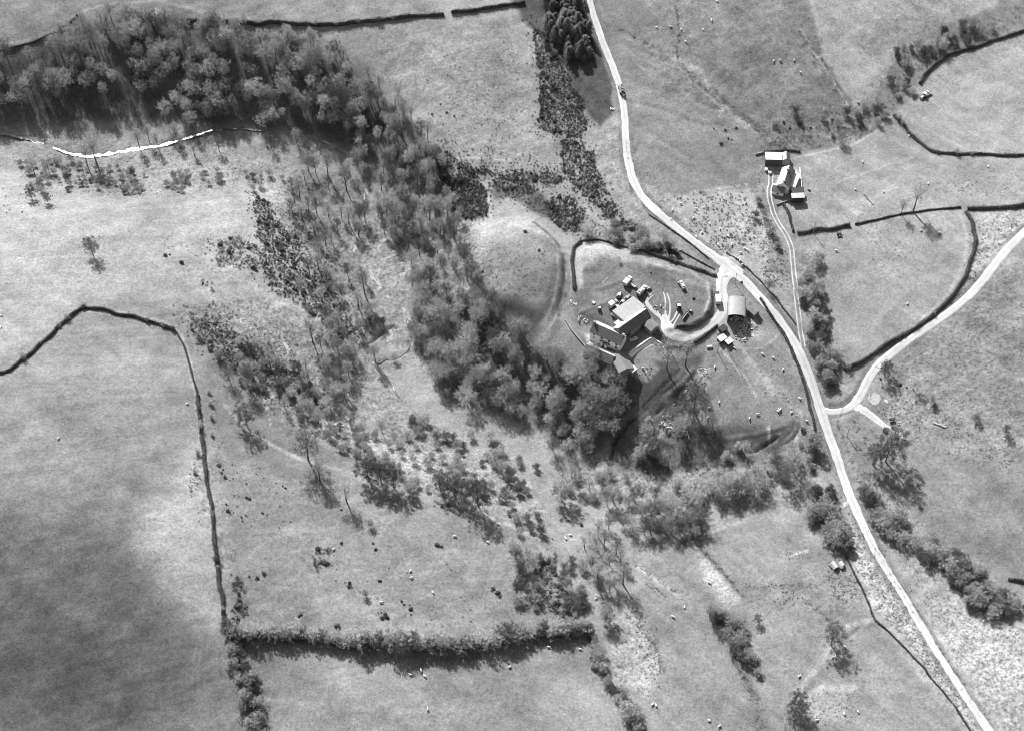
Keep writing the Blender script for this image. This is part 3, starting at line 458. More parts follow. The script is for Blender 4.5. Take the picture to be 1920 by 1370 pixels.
ribbon('footpath', [(526,622,1.5),(534,642,2),(541,657,2.4),(556,690,2.4),(565,705,3),(572,721,3),(582,746,2.4),(592,772,2),(597,800,1.5)], M['pad'], .12, .8, 3, ragged=.5)
ribbon('field_gateway', GATEWAY, M['track'], .08, ragged=.3)
def wl(x, y, R): return hz(x, y, Gbase+0)*0+np.interp(np.arange(len(R)), np.arange(len(R)), hz(R[:, 0], R[:, 1], Gsm))-.2
Gsm = Gbase
ribbon('stream', STREAM, M['water'], 0, 1.0, 5, level=wl, ragged=.85)
px_, py_ = [], []
hexp = [(1627,748),(1630,739),(1640,735),(1649,739),(1652,748),(1647,757),(1636,759)]
X, Y, Z = at(np.array([p[0] for p in hexp], float), np.array([p[1] for p in hexp], float)); mb = MB(); mb.add(np.r_[np.c_[X, Y, Z+.14], np.c_[X, Y, Z-.4]], [tuple(range(7))[::-1]]+[(i, (i+1) % 7, (i+1) % 7+7, i+7) for i in range(7)])
tag(mb.build('concrete_pad', M['pad']), kind='structure')
# ------------------------------------------------------------------ vegetation prototypes
def unit(n_):
    v = rng.normal(size=(n_, 3)); return v/np.linalg.norm(v, axis=1)[:, None]
def perp(D):
    u = unit(len(D)); c = np.cross(D, u); return c/(np.linalg.norm(c, axis=1)[:, None]+1e-9)
def rotv(d, ang):
    d = Vector(d); ax = d.orthogonal().normalized(); ax.rotate(Matrix.Rotation(random.random()*6.28, 3, d)); q = d.copy(); q.rotate(Matrix.Rotation(ang, 3, ax)); return q
def grow(seed, h, spread, limbs, dens, fork=.3, twl=.9, flat=.40):
    """trunk and limbs as tapering tubes; the crown as fine twigs gathered round branchlets spread through its volume"""
    random.seed(seed); rr = np.random.default_rng(seed); tr = MB(); pts = []
    top = Vector((random.uniform(-.25, .25), random.uniform(-.25, .25), h*fork)); r0 = .018*h
    tr.tube([(0, 0, -1.0), (top.x*.4, top.y*.4, h*fork*.5), top], [r0*1.25, r0, r0*.85], 6)
    lead = Vector((top.x*1.5, top.y*1.5, h*.86)); tr.tube([top, (top+lead)/2+Vector((random.uniform(-.12, .12), random.uniform(-.12, .12), 0)), lead], [r0*.7, r0*.4, r0*.1], 5)
    for t_ in np.linspace(0, 1, 5): pts.append(tuple(top.lerp(lead, float(t_))))
    for k in range(limbs):
        a_ = k/limbs*6.28+random.uniform(-.35, .35); s0 = top.lerp(lead, random.uniform(0, .45)); up = random.uniform(.15, .95); L = spread*random.uniform(.65, .9)*math.sqrt(max(.2, 1-(up*.8)**2))
        e = Vector((math.cos(a_)*L, math.sin(a_)*L, h*(fork+.12+(.8-fork)*up))); mid = s0.lerp(e, .5)+Vector((0, 0, random.uniform(-.3, .5)))
        tr.tube([s0, mid, e], [r0*.42, r0*.26, r0*.08], 4)
        for t_ in (.35, .7, 1.0): pts.append(tuple(s0.lerp(e, t_)))
    pts = np.array(pts); N = int(46*limbs**.5); d = rr.normal(size=(N, 3)); d /= np.linalg.norm(d, axis=1)[:, None]; rad = rr.random(N)**.42
    az = np.arctan2(d[:, 1], d[:, 0]); lob = 1+.22*np.sin(az*3+seed)+.14*np.sin(az*5+seed*2+d[:, 2]*3); cz = h*(fork+1)/2*1.02
    Q = d*rad[:, None]*np.c_[lob, lob, np.ones(N)]*np.array([spread, spread, h*(1-fork)*.5*1.0]); Q[:, 2] += cz
    Q = Q[rr.random(N) < .55+.45*(np.sin(Q[:, 0]*1.3+seed)*np.sin(Q[:, 1]*1.1+Q[:, 2]) > -.35)]
    near_ = pts[np.argmin(((Q[:, None, :]-pts[None])**2).sum(2)*1.0+(pts[None, :, 2] > Q[:, None, 2])*2, 1)]
    C = [(Q+near_)/2]; D = [(Q-near_)/2]; Wd = [np.full(len(Q), .035)]
    for k in range(dens*2):
        dd = Q-np.array([0, 0, h*fork]); dd /= np.linalg.norm(dd, axis=1)[:, None]+1e-9; dd = dd*.55+rr.normal(size=Q.shape)*.6; dd[:, 2] += .2; dd /= np.linalg.norm(dd, axis=1)[:, None]; L = rr.uniform(.35, .75, len(Q))[:, None]*twl
        b0 = Q+rr.normal(size=Q.shape)*.28*twl; C.append(b0+dd*L*.6); D.append(dd*L*.7); Wd.append(rr.uniform(.018, .034, len(Q)))
    C = np.concatenate(C); D = np.concatenate(D); Wd = np.concatenate(Wd); return tr, MB().quads(C, D, perp(D)*Wd[:, None])
def tree_proto(name, seed, h, spread, limbs, dens, twig, fork=.3, twl=.9):
    tr, cr = grow(seed, h, spread, limbs, dens, fork, twl); e = empty(name); tr.build('trunk', M['bark'], e, True); cr.build('crown', M[twig], e); return e
PROTO_BARE = [tree_proto('bare_tree', 11, 11, 3.3, 8, 9, 'twig'), tree_proto('bare_tree', 12, 12.5, 3.0, 8, 9, 'twig', .35), tree_proto('bare_tree', 13, 9.5, 3.6, 9, 9, 'twig', .25), tree_proto('bare_tree', 14, 13.0, 2.7, 8, 8, 'twig', .4), tree_proto('bare_tree', 15, 10.5, 4.0, 9, 10, 'twig', .22), tree_proto('bare_tree', 16, 12, 3.8, 9, 10, 'twig_dark', .3)]
PROTO_SLENDER = [tree_proto('slender_tree', 61+i, h_, s_, 7, 7, tw, .34) for i, (h_, s_, tw) in enumerate([(12, 2.4, 'twig'), (10.5, 2.6, 'twig_mid'), (13, 2.2, 'twig_mid'), (9, 2.8, 'twig'), (11, 2.6, 'twig_dark')])]
PROTO_DENSE = [tree_proto('round_tree', 101, 10, 3.8, 9, 19, 'twig_dark', .2, .8), tree_proto('round_tree', 102, 9, 3.2, 9, 19, 'twig_mid', .2, .8)]
PROTO_SPREAD = [tree_proto('spreading_tree', 71+i, h_, s_, 9, 9, tw, .24) for i, (h_, s_, tw) in enumerate([(9.5, 3.4, 'twig_mid'), (8, 3.1, 'twig'), (11, 3.6, 'twig_mid'), (8.5, 3.3, 'twig_dark')])]
PROTO_THORN = [tree_proto('thorn_tree', 21+i, h_, s_, 6, 9, 'twig_dark' if i % 2 else 'twig_mid', .16, .6) for i, (h_, s_) in enumerate([(4.6, 2.1), (3.8, 2.0), (5.4, 2.3), (3.4, 1.7)])]
PROTO_SCRUB = [tree_proto('scrub_tree', 81+i, h_, s_, 6, 9, tw, .16, .6) for i, (h_, s_, tw) in enumerate([(4.6, 2.1, 'twig_mid'), (3.6, 2.0, 'twig_dark'), (5.6, 2.3, 'twig_mid'), (3.2, 1.7, 'twig')])]
PROTO_HAZEL = [tree_proto('hazel_bush', 111+i, h_, s_, 7, 11, tw, .12, .6) for i, (h_, s_, tw) in enumerate([(4.4, 2.2, 'twig_mid'), (5.4, 2.5, 'twig'), (3.6, 2.0, 'twig_dark')])]
PROTO_HEDGE = [tree_proto('hedgerow_tree', 91+i, h_, s_, 8, 14, tw, .12, .65) for i, (h_, s_, tw) in enumerate([(5.4, 2.6, 'twig_mid'), (4.6, 2.4, 'twig_dark'), (6.2, 2.7, 'twig_mid')])]
PROTO_PALE = [tree_proto('pale_willow', 31, 6.0, 2.9, 9, 14, 'twig_pale', .12, .7), tree_proto('pale_willow', 32, 4.4, 2.3, 9, 14, 'twig_pale', .10, .6)]
def conifer(seed, h, r):
    rr = np.random.default_rng(seed); n_ = 3600; t_ = rr.random(n_)**.8; z = h*(.08+.92*t_)*(1+.0*t_); a_ = rr.random(n_)*6.283; rad = r*np.sqrt(1-t_**2*.97)*np.sqrt(rr.random(n_))*(.8+.3*np.sin(a_*5+z*2))
    C = np.c_[np.cos(a_)*rad, np.sin(a_)*rad, z]; D = np.c_[np.cos(a_)*.24, np.sin(a_)*.24, -.08+rr.normal(size=n_)*.08]; Wv = np.c_[-np.sin(a_), np.cos(a_), rr.normal(size=n_)*.3]*.06
    e = empty('conifer'); MB().tube([(0, 0, -1), (0, 0, h*.97)], [.2, .03], 6).build('trunk', M['bark'], e); MB().quads(C, D, Wv).build('crown', M['conifer'], e); return e
PROTO_CON = [conifer(41, 10, 3.2), conifer(42, 12, 3.0), conifer(43, 8.5, 3.1)]
def dome(seed, r, h, nq, name, mt, q=.16, lob=4):
    rr = np.random.default_rng(seed); k = rr.integers(0, lob, nq); lc = np.c_[rr.uniform(-.5, .5, lob)*r, rr.uniform(-.5, .5, lob)*r, rr.uniform(.15, .4, lob)*h]; lr = rr.uniform(.45, .7, lob)*r
    d = rr.normal(size=(nq, 3)); d /= np.linalg.norm(d, axis=1)[:, None]; d[:, 2] = np.abs(d[:, 2])*.9; C = lc[k]+d*lr[k][:, None]*rr.uniform(.75, 1.08, nq)[:, None]*np.array([1, 1, h/r*.75]); C[:, 2] -= .15
    D = np.cross(d, rr.normal(size=(nq, 3))); D /= np.linalg.norm(D, axis=1)[:, None]+1e-9; Wv = np.cross(D, d+rr.normal(size=(nq, 3))*.5); Wv /= np.linalg.norm(Wv, axis=1)[:, None]+1e-9
    return MB().quads(C, D*q, Wv*q*.55).build(name, M[mt])
PROTO_GORSE = [dome(51, 1.5, 1.7, 420, 'gorse_bush', 'gorse'), dome(52, 1.1, 1.4, 340, 'gorse_bush', 'gorse'), dome(53, 1.9, 2.0, 560, 'gorse_bush', 'gorse', .18, 6), dome(54, .8, 1.0, 220, 'gorse_bush', 'gorse')]
used = set()
def place(protos, px, py, label, cat, group, s=1.0, which=None, lift=0.0):
    k = random.randrange(len(protos)) if which is None else which; p = protos[k]; key = p.name
    X, Y, z = at(np.array([float(px)]), np.array([float(py)])); X, Y, z = float(X[0]), float(Y[0]), float(z[0])
    o = p if key not in used else copy_tree(p); used.add(key)
    o.location = (X, Y, z+lift); o.rotation_euler = (random.uniform(-.04, .04), random.uniform(-.04, .04), random.uniform(0, 6.28)); o.scale = (s, s, s*random.uniform(.9, 1.12)); tag(o, label, cat, group); return o
def scatter(pts, spacing, jitter=.5, keep=1.0):
    """photo positions, roughly one per spacing (photo px at mid scale, rows closer together as the ground foreshortens)"""
    xs = [p[0] for p in pts]; ys = [p[1] for p in pts]; x0, x1, y0, y1 = min(xs), max(xs), min(ys), max(ys); n_ = int((x1-x0)*(y1-y0)/(spacing*spacing*.5)*(1 if jitter < .55 else .9))+8
    X = np.array([random.uniform(x0, x1) for _ in range(n_*3)]); Y = np.array([random.uniform(y0, y1) for _ in range(n_*3)])
    ok = inside(X+(vnoise(X, Y, 13, 31)-.5)*min(26, spacing*2.6), Y+(vnoise(X, Y, 13, 32)-.5)*min(26, spacing*2.6), pts) & (np.array([random.random() for _ in range(n_*3)]) < .25+1.3*(vnoise(X, Y, spacing*2.6, 44)-.2)); X = X[ok]; Y = Y[ok]; out = []; cell = {}
    A_ = abs(sum(pts[i][0]*pts[(i+1) % len(pts)][1]-pts[(i+1) % len(pts)][0]*pts[i][1] for i in range(len(pts))))/2; lim = A_/(spacing*spacing*.78)*keep; g_ = spacing*.62
    for x, y in zip(X.tolist(), Y.tolist()):
        if len(out) >= lim: break
        c = (int(x//g_), int(y//g_)); m_ = g_*random.uniform(.5, 1.0)
        if all((x-q[0])**2+((y-q[1])*1.2)**2 > m_*m_ for a in (-1, 0, 1) for b_ in (-1, 0, 1) for q in cell.get((c[0]+a, c[1]+b_), ())): cell.setdefault(c, []).append((x, y)); out.append((x, y))
    return out
#@@VEG
WOODS = [
 ([(-30,120),(60,92),(140,60),(150,150),(120,205),(-30,215)], 27, .95, 'bare', 'tall bare tree in the far left end of the wood on the shaded slope'),
 ([(140,60),(240,25),(330,45),(340,150),(240,200),(150,160)], 27, .95, 'bare', 'bare tree in the shaded wood straight below the bulging top field edge'),
 ([(340,55),(480,60),(500,150),(420,245),(300,250),(330,150)], 26, .95, 'bare', 'bare tree in the dark middle of the top wood above the stream'),
 ([(490,62),(560,75),(640,100),(720,170),(700,240),(600,255),(480,240)], 27, .95, 'bare', 'bare tree in the right hand part of the top wood'),
 ([(640,190),(740,190),(800,260),(840,330),(760,360),(640,330)], 25, .95, 'bare', 'bare tree at the corner where the wood turns down the ravine'),
 ([(560,300),(660,330),(690,420),(620,470),(540,400)], 31, .9, 'bare', 'bare tree on the left bank of the ravine below the stream bend'),
 ([(700,350),(850,370),(890,440),(860,500),(780,480),(710,430)], 27, .9, 'bare', 'bare tree in the ravine beside the round grassy mound'),
 ([(770,490),(880,510),(930,590),(900,640),(800,640),(770,560)], 24, .95, 'bare', 'bare tree on the shaded bank west of the mound'),
 ([(820,640),(980,620),(1000,700),(960,780),(880,740),(800,690)], 24, .95, 'bare', 'bare tree in the thick wood on the river side of the farm'),
 ([(1000,660),(1110,670),(1160,720),(1190,760),(1140,840),(1070,830),(1000,770)], 26, .95, 'bare', 'bare tree in the wood just below the farmhouse'),
 ([(580,480),(680,480),(700,600),(640,640),(560,560)], 34, .8, 'bare', 'bare tree on the gorse slope left of the ravine stream'),
 ([(600,620),(700,660),(740,760),(700,800),(600,700)], 40, .8, 'bare', 'bare tree on the sunny slope above the stream pool'),
 ([(1050,880),(1130,900),(1160,950),(1100,940)], 26, .9, 'bare', 'bare tree by the stream confluence below the wood'),
 ([(1180,930),(1300,940),(1320,985),(1270,1010),(1180,1010),(1140,970)], 24, .95, 'bare', 'bare tree in the clump under the stream meadow'),
 ([(1300,910),(1480,860),(1500,890),(1420,935),(1320,960)], 28, .95, 'bare', 'bare tree along the brook left of the lane'),
 ([(1080,1000),(1150,990),(1190,1060),(1160,1130),(1110,1100)], 30, .9, 'bare', 'bare tree in the gully strip above the thick bottom hedge'),
 ([(200,270),(420,240),(560,270),(560,300),(300,300)], 46, .7, 'bare', 'slender bare tree on the lit near bank of the stream'),
 ([(1200,800),(1310,780),(1360,820),(1300,870),(1200,850)], 38, .7, 'bare', 'bare tree in the dark hollow south of the farm'),
 ([(430,690),(600,700),(740,790),(700,830),(560,790),(470,750)], 40, .8, 'bare', 'bare tree throwing a long shadow across the footpath slope'),
 ([(690,330),(760,340),(790,420),(760,470),(700,430)], 30, .8, 'bare', 'bare tree beside the narrow stream at the top of the ravine'),
 ([(540,560),(640,640),(690,720),(650,760),(590,690)], 34, .75, 'bare', 'bare tree on the upper left slope above the ravine bend'),
 ([(760,600),(830,660),(900,760),(860,770),(790,690)], 26, .85, 'bare', 'bare tree at the foot of the farm wood beside the flat'),
 ([(970,780),(1060,800),(1090,850),(1030,850)], 30, .8, 'bare', 'bare tree at the lower tip of the farm wood'),
 ([(610,480),(670,470),(700,560),(700,600),(640,560)], 32, .7, 'bare', 'bare tree on the ravine floor beside the stream')]
THORNS = [
 ([(20,300),(200,305),(330,330),(500,320),(560,340),(330,365),(60,360)], 21, .75, 'small thorn tree on the flat strip below the stream'),
 ([(590,790),(720,800),(880,880),(930,920),(880,960),(760,900),(640,850)], 27, .8, 'small thorn tree on the pale bank above the river flat'),
 ([(740,760),(860,810),(1000,860),(1020,900),(900,870),(780,810)], 22, .85, 'thorn tree in the row along the near river bank'),
 ([(920,900),(1010,910),(1040,1000),(960,1000)], 26, .8, 'thorn tree at the corner where the bank meets the gully'),
 ([(950,1010),(1010,1040),(1020,1160),(970,1130)], 20, .85, 'thorn tree on the left side of the gorse gully'),
 ([(1050,1030),(1090,1060),(1100,1150),(1070,1150)], 20, .85, 'thorn tree on the right side of the gorse gully'),
 ([(400,660),(540,720),(580,800),(470,740)], 32, .8, 'thorn tree on the slope with the pale footpath'),
 ([(1500,490),(1530,490),(1545,590),(1560,660),(1575,720),(1545,740),(1525,650),(1505,560)], 16, .95, 'thorn tree in the narrow strip right of the twin wheel track'),
 ([(1590,870),(1640,930),(1700,980),(1760,1040),(1740,1060),(1650,1000)], 22, .85, 'thorn tree in the roadside scrub below the junction'),
 ([(1760,1030),(1840,1080),(1930,1150),(1930,1190),(1820,1130),(1750,1060)], 19, .9, 'thorn tree in the dark scrub belt near the right edge'),
 ([(1505,900),(1550,930),(1590,1010),(1600,1060),(1560,1020),(1520,980)], 18, .9, 'thorn tree in the scrub beside the lane gateway'),
 ([(1600,190),(1660,130),(1700,80),(1760,60),(1860,30),(1930,0),(1930,40),(1800,85),(1740,110),(1700,170),(1650,230),(1600,240)], 27, .8, 'thorn tree along the brook at the top right'),
 ([(1430,240),(1560,200),(1640,200),(1660,230),(1560,270),(1440,275)], 34, .5, 'thorn tree in the brook valley above the white farm'),
 ([(1130,420),(1200,430),(1280,470),(1190,465),(1120,445)], 17, .9, 'thorn tree in the strip between the lane and the farm field'),
 ([(1500,820),(1540,850),(1530,880),(1480,870)], 20, .8, 'thorn tree by the lane above the brook'),
 ([(1070,880),(1200,900),(1330,900),(1320,930),(1150,920)], 26, .7, 'thorn tree on the pale stream meadow'),
 ([(1420,300),(1430,400),(1460,460),(1450,470),(1415,380)], 20, .8, 'thorn tree left of the twin wheel track'),
 ([(1090,1180),(1110,1200),(1150,1280),(1200,1350),(1230,1380),(1190,1370),(1120,1270)], 15, .95, 'thorn tree in the hedge running to the bottom edge'),
 ([(425,1190),(450,1190),(480,1290),(500,1380),(470,1380),(440,1280)], 15, .95, 'thorn tree in the dark corner strip at the bottom'),
 ([(1335,1140),(1365,1150),(1400,1190),(1432,1260),(1420,1270),(1370,1210)], 13, .9, 'thorn tree along the boggy field drain')]
nb = nt_ = 0; cnt = {}
for wi, (pts, sp, kp, kind, lab) in enumerate(WOODS):
    pr, key = (PROTO_BARE, 'a') if wi < 4 else (PROTO_SLENDER, 'b') if wi in (4, 5, 6, 10, 11, 15, 16, 18, 19, 20) else (PROTO_SPREAD, 'c')
    for (x, y) in scatter(pts, sp*.84, .6, kp):
        if cnt.get(key, 0) >= 272: break
        cnt[key] = cnt.get(key, 0)+1; place(pr, x, y, lab, 'tree', lab.replace('bare tree', 'bare trees'), random.uniform(.75, 1.1)*random.choice((.8, 1, 1, 1.25)))
THORNS += [([(420,640),(560,660),(640,760),(620,800),(500,760)], 30, .75, 'thorn tree among the gorse on the left slope'), ([(660,560),(760,620),(780,700),(720,680)], 26, .7, 'thorn tree beside the ravine pool'), ([(700,740),(760,780),(900,870),(880,880),(740,810)], 20, .8, 'thorn tree along the far river bank'),
 ([(340,560),(420,600),(480,640),(440,650),(360,610)], 20, .7, 'thorn tree just right of the left hedge corner'), ([(140,515),(165,520),(165,570),(140,570)], 15, .9, 'thorn tree in the row above the left hedge corner'), ([(200,545),(270,560),(270,580),(205,570)], 15, .8, 'thorn tree behind the left hedge corner'), ([(840,930),(900,960),(960,1000),(940,1020),(880,980)], 26, .6, 'thorn tree on the pale path to the gully')]
for ti, (pts, sp, kp, lab) in enumerate(THORNS):
    if ti in (0, 1): sp *= .82
    pr, key = (PROTO_HAZEL, 'h') if ti in (7, 8, 9, 10, 11, 13) else (PROTO_THORN, 't') if ti < 8 or ti > 19 else (PROTO_SCRUB, 's')
    for (x, y) in scatter(pts, sp*.85, .5, kp):
        if cnt.get(key, 0) >= 285: break
        cnt[key] = cnt.get(key, 0)+1; place(pr, x, y, lab, 'tree', lab.replace('thorn tree', 'thorn trees'), random.uniform(.7, 1.3)*(1.35 if ti in (8, 9, 10) else .7 if ti == 0 else .85 if ti == 1 else 1), random.choice((0, 2)) if ti in (0, 1) and random.random() < .8 else None)
# big hedge of grown-out trees along the bottom
BH = [(428,1186),(455,1190),(480,1192),(505,1190),(528,1196),(556,1190),(580,1197),(604,1201),(628,1205),(652,1206),(676,1208),(700,1207),(724,1209),(748,1210),(772,1212),(796,1214),(820,1212),(846,1212),(872,1210),(898,1208),(924,1205),(948,1199),(972,1194),(996,1190),(1020,1188),(1044,1186),(1068,1184),(1092,1182)]
for i, (x, y) in enumerate(BH):
    pale = i in (1, 2, 3, 5, 6, 9, 11, 12, 15, 17, 19, 20, 23, 25)
    place(PROTO_PALE if pale else PROTO_HEDGE, x, y-2, 'pale rounded bush in the overgrown bottom hedge' if pale else 'dark twiggy tree in the overgrown bottom hedge', 'tree', 'pale bushes of the bottom hedge' if pale else 'trees of the bottom hedge', random.uniform(1.1, 1.4) if pale else random.uniform(1.1, 1.45)*(1.3 if 640 < x < 960 else 1))
    place(PROTO_HEDGE, x+12, y+3, 'dark twiggy tree in the overgrown bottom hedge', 'tree', 'trees of the bottom hedge', random.uniform(.9, 1.3)*(1.2 if 640 < x < 960 else 1))
# conifers beside the lane at the top
for x, y in scatter([(1020,-30),(1082,-30),(1096,60),(1106,118),(1054,120),(1035,80),(1022,40)], 11.5, .5): place(PROTO_CON, x, y, 'dark conifer in the dense plantation beside the top of the lane', 'tree', 'conifers of the plantation', random.uniform(.55, 1.15))
SOLO = [(578,862,1.9,5,'wide leafless tree standing alone where the field path crosses, with a long shadow'),(462,795,1.3,4,'lone bare tree casting a dark oval shadow beside the long left hedge line'),(175,478,1.0,4,'dark round tree alone in the upper left pasture'),(60,372,.8,2,'leaning dark tree at the upper left field edge'),(90,380,.6,2,'smaller dark tree beside the leaning one at the upper left field edge'),
 (690,895,1.4,4,'bare tree at the left of the dark group below the pale bank'),(715,905,1.5,2,'bare tree in the middle of the dark group below the pale bank'),(738,912,1.4,4,'bare tree at the right of the dark group below the pale bank'),(768,925,1.0,3,'narrow upright bare tree right of the dark group'),(826,920,1.2,2,'left tree of the round pair at the field corner'),(852,928,1.2,4,'right tree of the round pair at the field corner'),(895,945,1.6,4,'round bare tree with a large oval shadow by the corner stile'),
 (1052,935,1.6,1,'tall bare tree throwing a wide striped shadow near the confluence'),(1660,865,1.9,4,'large bare tree with a big oval shadow right of the lane'),(1636,870,1.2,2,'spreading bare tree between the lane and the large tree'),(1558,1208,1.3,4,'solitary round tree in the lower right pasture'),(1492,1328,1.1,2,'tree on the pale path near the bottom edge'),(1488,1362,1.3,4,'tree at the very bottom of the pale path'),
 (1658,703,0.9,4,'dark round bush tree right of the side road'),(1712,730,.9,0,'dark oval tree in the rough pasture'),(1746,752,.6,3,'thin leaning tree in the rough pasture'),(1829,790,.5,2,'little round tree in the far right pasture'),(1884,812,.5,2,'little tree at the right edge of the rough pasture'),(1712,397,1.5,3,'tall leafless tree standing on the thin hedge with a long feathered shadow'),(1689,403,.8,3,'slender leafless tree left of the tall one on the thin hedge'),
 (1525,840,1.1,0,'upright dark tree on the left verge of the lane'),(1300,770,1.6,5,'large bare tree leaning over the rubble bank'),(1250,690,1.5,0,'bare tree beside the farm drive gate'),(1285,685,1.3,1,'bare tree just right of the farm drive gate'),(1062,915,.8,3,'narrow bare tree on the near bank of the confluence'),(1140,1160,1.2,3,'dark upright tree above the pale wedge of rough grass'),(695,985,.5,3,'small upright tree alone in the big lower field'),(686,1115,.45,3,'small narrow tree low in the big lower field'),
 (870,490,1.1,2,'dark tree on the left foot of the mound'),(650,940,1.3,1,'bare tree in the shadow of the wide leafless tree'),(600,900,1.2,3,'bare tree below the wide leafless tree'),(430,712,.9,5,'forked bare tree on the slope above the long hedge'),(1470,905,1.4,5,'dark bare tree at the end of the brook trees'),(1375,915,1.2,2,'bare tree over the white brook riffle'),(165,315,1.3,3,'leaning slender tree left of the bright stream reach'),(183,312,1.6,3,'tall leaning slender tree crossing the bright stream reach'),(92,322,.7,1,'many stemmed tree below the left end of the stream'),(65,328,1.0,3,'leaning bare tree at the left end of the stream'),
 (1330,1155,1.0,3,'crooked bare tree at the top of the boggy drain'),(1420,1165,.5,2,'small dark tree near the lone feeding path'),(1160,490,.35,2,'little bush tree on the farm field bank'),(1440,545,.6,5,'dark spreading tree right of the lane bend'),(1395,850,.8,0,'bare tree in the shaded hollow edge')]
DN = {462, 175, 690, 715, 738, 826, 852, 895, 1558, 1492, 1488, 1658, 1746, 1829, 1884, 768, 695, 686, 1525, 870, 60, 90, 1052, 1660, 1140, 1420, 1062, 1636}
for x, y, s, w, lab in SOLO:
    if x in DN: place(PROTO_DENSE, x, y, lab, 'tree', None, s*1.08, 0 if w in (2, 4, 5) else 1)
    else: place(PROTO_BARE, x, y, lab, 'tree', None, s, w)
PAL = [(392,735,.45,1,'pale shrub at the top right of the long hedge'),(395,757,.5,1,'second pale shrub down the right of the long hedge'),(397,782,.45,1,'third pale shrub down the right of the long hedge'),(372,850,.5,1,'pale shrub left of the long hedge'),(366,885,.45,1,'lower pale shrub left of the long hedge'),(398,815,.4,1,'fourth pale shrub down the right of the long hedge'),(255,50,1.5,0,'large pale domed willow on the upper edge of the wood'),(285,42,1.4,0,'second pale domed willow on the upper edge of the wood'),(1215,850,1.6,0,'large pale willow in the dark hollow'),(1197,858,1.2,1,'pale willow at the left of the large one in the dark hollow'),(1240,862,1.0,1,'small pale willow under the large one in the dark hollow'),(1360,860,1.0,1,'pale round bush on the shaded bank'),(1383,838,.7,1,'small pale round bush above the shaded bank'),(1186,470,.9,1,'pale round bush at the corner of the farm field'),(1103,845,1.1,1,'pale bush at the foot of the farm wood'),(1245,870,.8,1,'lowest pale bush in the dark hollow'),(1310,920,1.3,0,'pale round tree beside the stream meadow'),(1160,740,.9,1,'pale bush behind the farm garden'),(1010,740,1.3,0,'pale tree in the farm wood'),(1085,790,1.4,0,'pale tree in the lower farm wood'),(540,75,1.0,0,'pale tree under the top hedge'),(810,345,1.1,0,'pale tree at the gorse corner'),(1710,175,.9,1,'pale bush next to the parked machines'),(705,595,.7,1,'pale bush on the left ravine slope'),(1100,440,1.2,0,'pale tree in the corner above the farm field'),(1215,790,.7,1,'pale bush on the dark slope')]
for x, y, s, w, lab in PAL: place(PROTO_PALE, x, y, lab, 'bush', None, s, w)
# ------------------------------------------------------------------ gorse
GORSE = [([(995,50),(1015,60),(1060,130),(1085,180),(1100,230),(1095,260),(1050,255),(1008,240),(1012,160)], 6.2, 1, 'gorse bush in the dark belt beside the plantation'),
 ([(1050,262),(1098,262),(1125,330),(1150,380),(1190,440),(1160,430),(1120,390),(1075,360),(1055,310)], 6.4, 1, 'gorse bush on the slope between the lane and the mound'),
 ([(806,270),(840,280),(860,305),(930,318),(1000,318),(1060,335),(1040,345),(980,338),(900,330),(850,345),(815,330)], 6.6, 1, 'gorse bush in the band above the mound hollow'),
 ([(825,338),(870,330),(912,350),(915,405),(880,412),(845,395)], 6.2, 1, 'gorse bush in the round thicket left of the mound hollow'),
 ([(1020,378),(1065,368),(1098,395),(1095,432),(1060,436),(1030,410)], 5.6, 1, 'gorse bush in the thicket at the corner above the farm field'),
 ([(920,335),(990,335),(1010,360),(960,372),(925,360)], 8, .9, 'gorse bush inside the shaded mound hollow'),
 ([(1205,448),(1280,478),(1270,495),(1215,475)], 6, .9, 'gorse bush on the bank above the farm entrance hedge'),
 ([(472,362),(500,375),(525,420),(575,470),(560,500),(500,480),(478,430)], 6.8, 1, 'gorse bush on the upper left ravine slope'),
 ([(480,480),(560,500),(600,520),(640,580),(670,620),(640,640),(580,580),(510,550)], 7.5, .85, 'gorse bush on the left ravine slope'),
 ([(395,452),(450,445),(490,470),(500,510),(440,500),(405,490)], 6.5, 1, 'gorse bush in the thick patch on the pale left slope'),
 ([(370,520),(400,525),(400,545),(375,545)], 9, .8, 'gorse bush in the small patch on the pale left slope'),
 ([(1010,1050),(1040,1020),(1050,1090),(1090,1160),(1050,1165),(1020,1110)], 6.5, .95, 'gorse bush in the narrow gully of the lower field'),
 ([(436,1080),(455,1085),(462,1150),(448,1175),(438,1130)], 6.5, .95, 'gorse bush in the column beside the long hedge'),
 ([(585,1025),(612,1030),(622,1055),(605,1070),(590,1050)], 7, .9, 'gorse bush in the clump at the middle of the lower field'),
 ([(345,580),(480,640),(560,700),(600,760),(540,740),(430,690),(370,640)], 8.5, .9, 'gorse bush scattered on the slope with the pale footpath')]
SMALLG = [(655,1093),(655,1099),(715,1148),(722,1152),(726,1158),(718,1158),(752,1127),(758,1132),(768,1134),(771,1142),(771,1151),(924,1104),(934,1112),(937,1118),(700,1018),(705,1030),(450,1125),(468,1080),(482,1083),(495,1075),(418,880),(411,872),(415,886),(422,894),(437,896),(440,929),(462,933),(468,934),(425,945),(428,958),(452,969),(492,962),(530,910),(535,915),(820,1022),(828,1024),(560,1155),(631,1172),(565,1152),(640,1018),(712,1088),(810,215),(838,212),(826,196),(852,218),(1360,245),(1365,260),(1380,240),(1372,262),(1338,242),(1352,270),(1620,215),(1610,195),(1470,230),(1480,240),(1500,235),(1520,240),(1540,228),(1560,225),(1585,228),(1575,215),(1650,710),(1688,722),(1700,726),(42,398),(1055,890),(840,947),(828,950),(1220,512),(1390,530),(310,480),(318,478),(340,492),(1065,975),(300,205),(1300,560),(905,510),(930,520),(1010,470),(985,436),(1490,350),(1517,358),(1090,985),(640,955)]
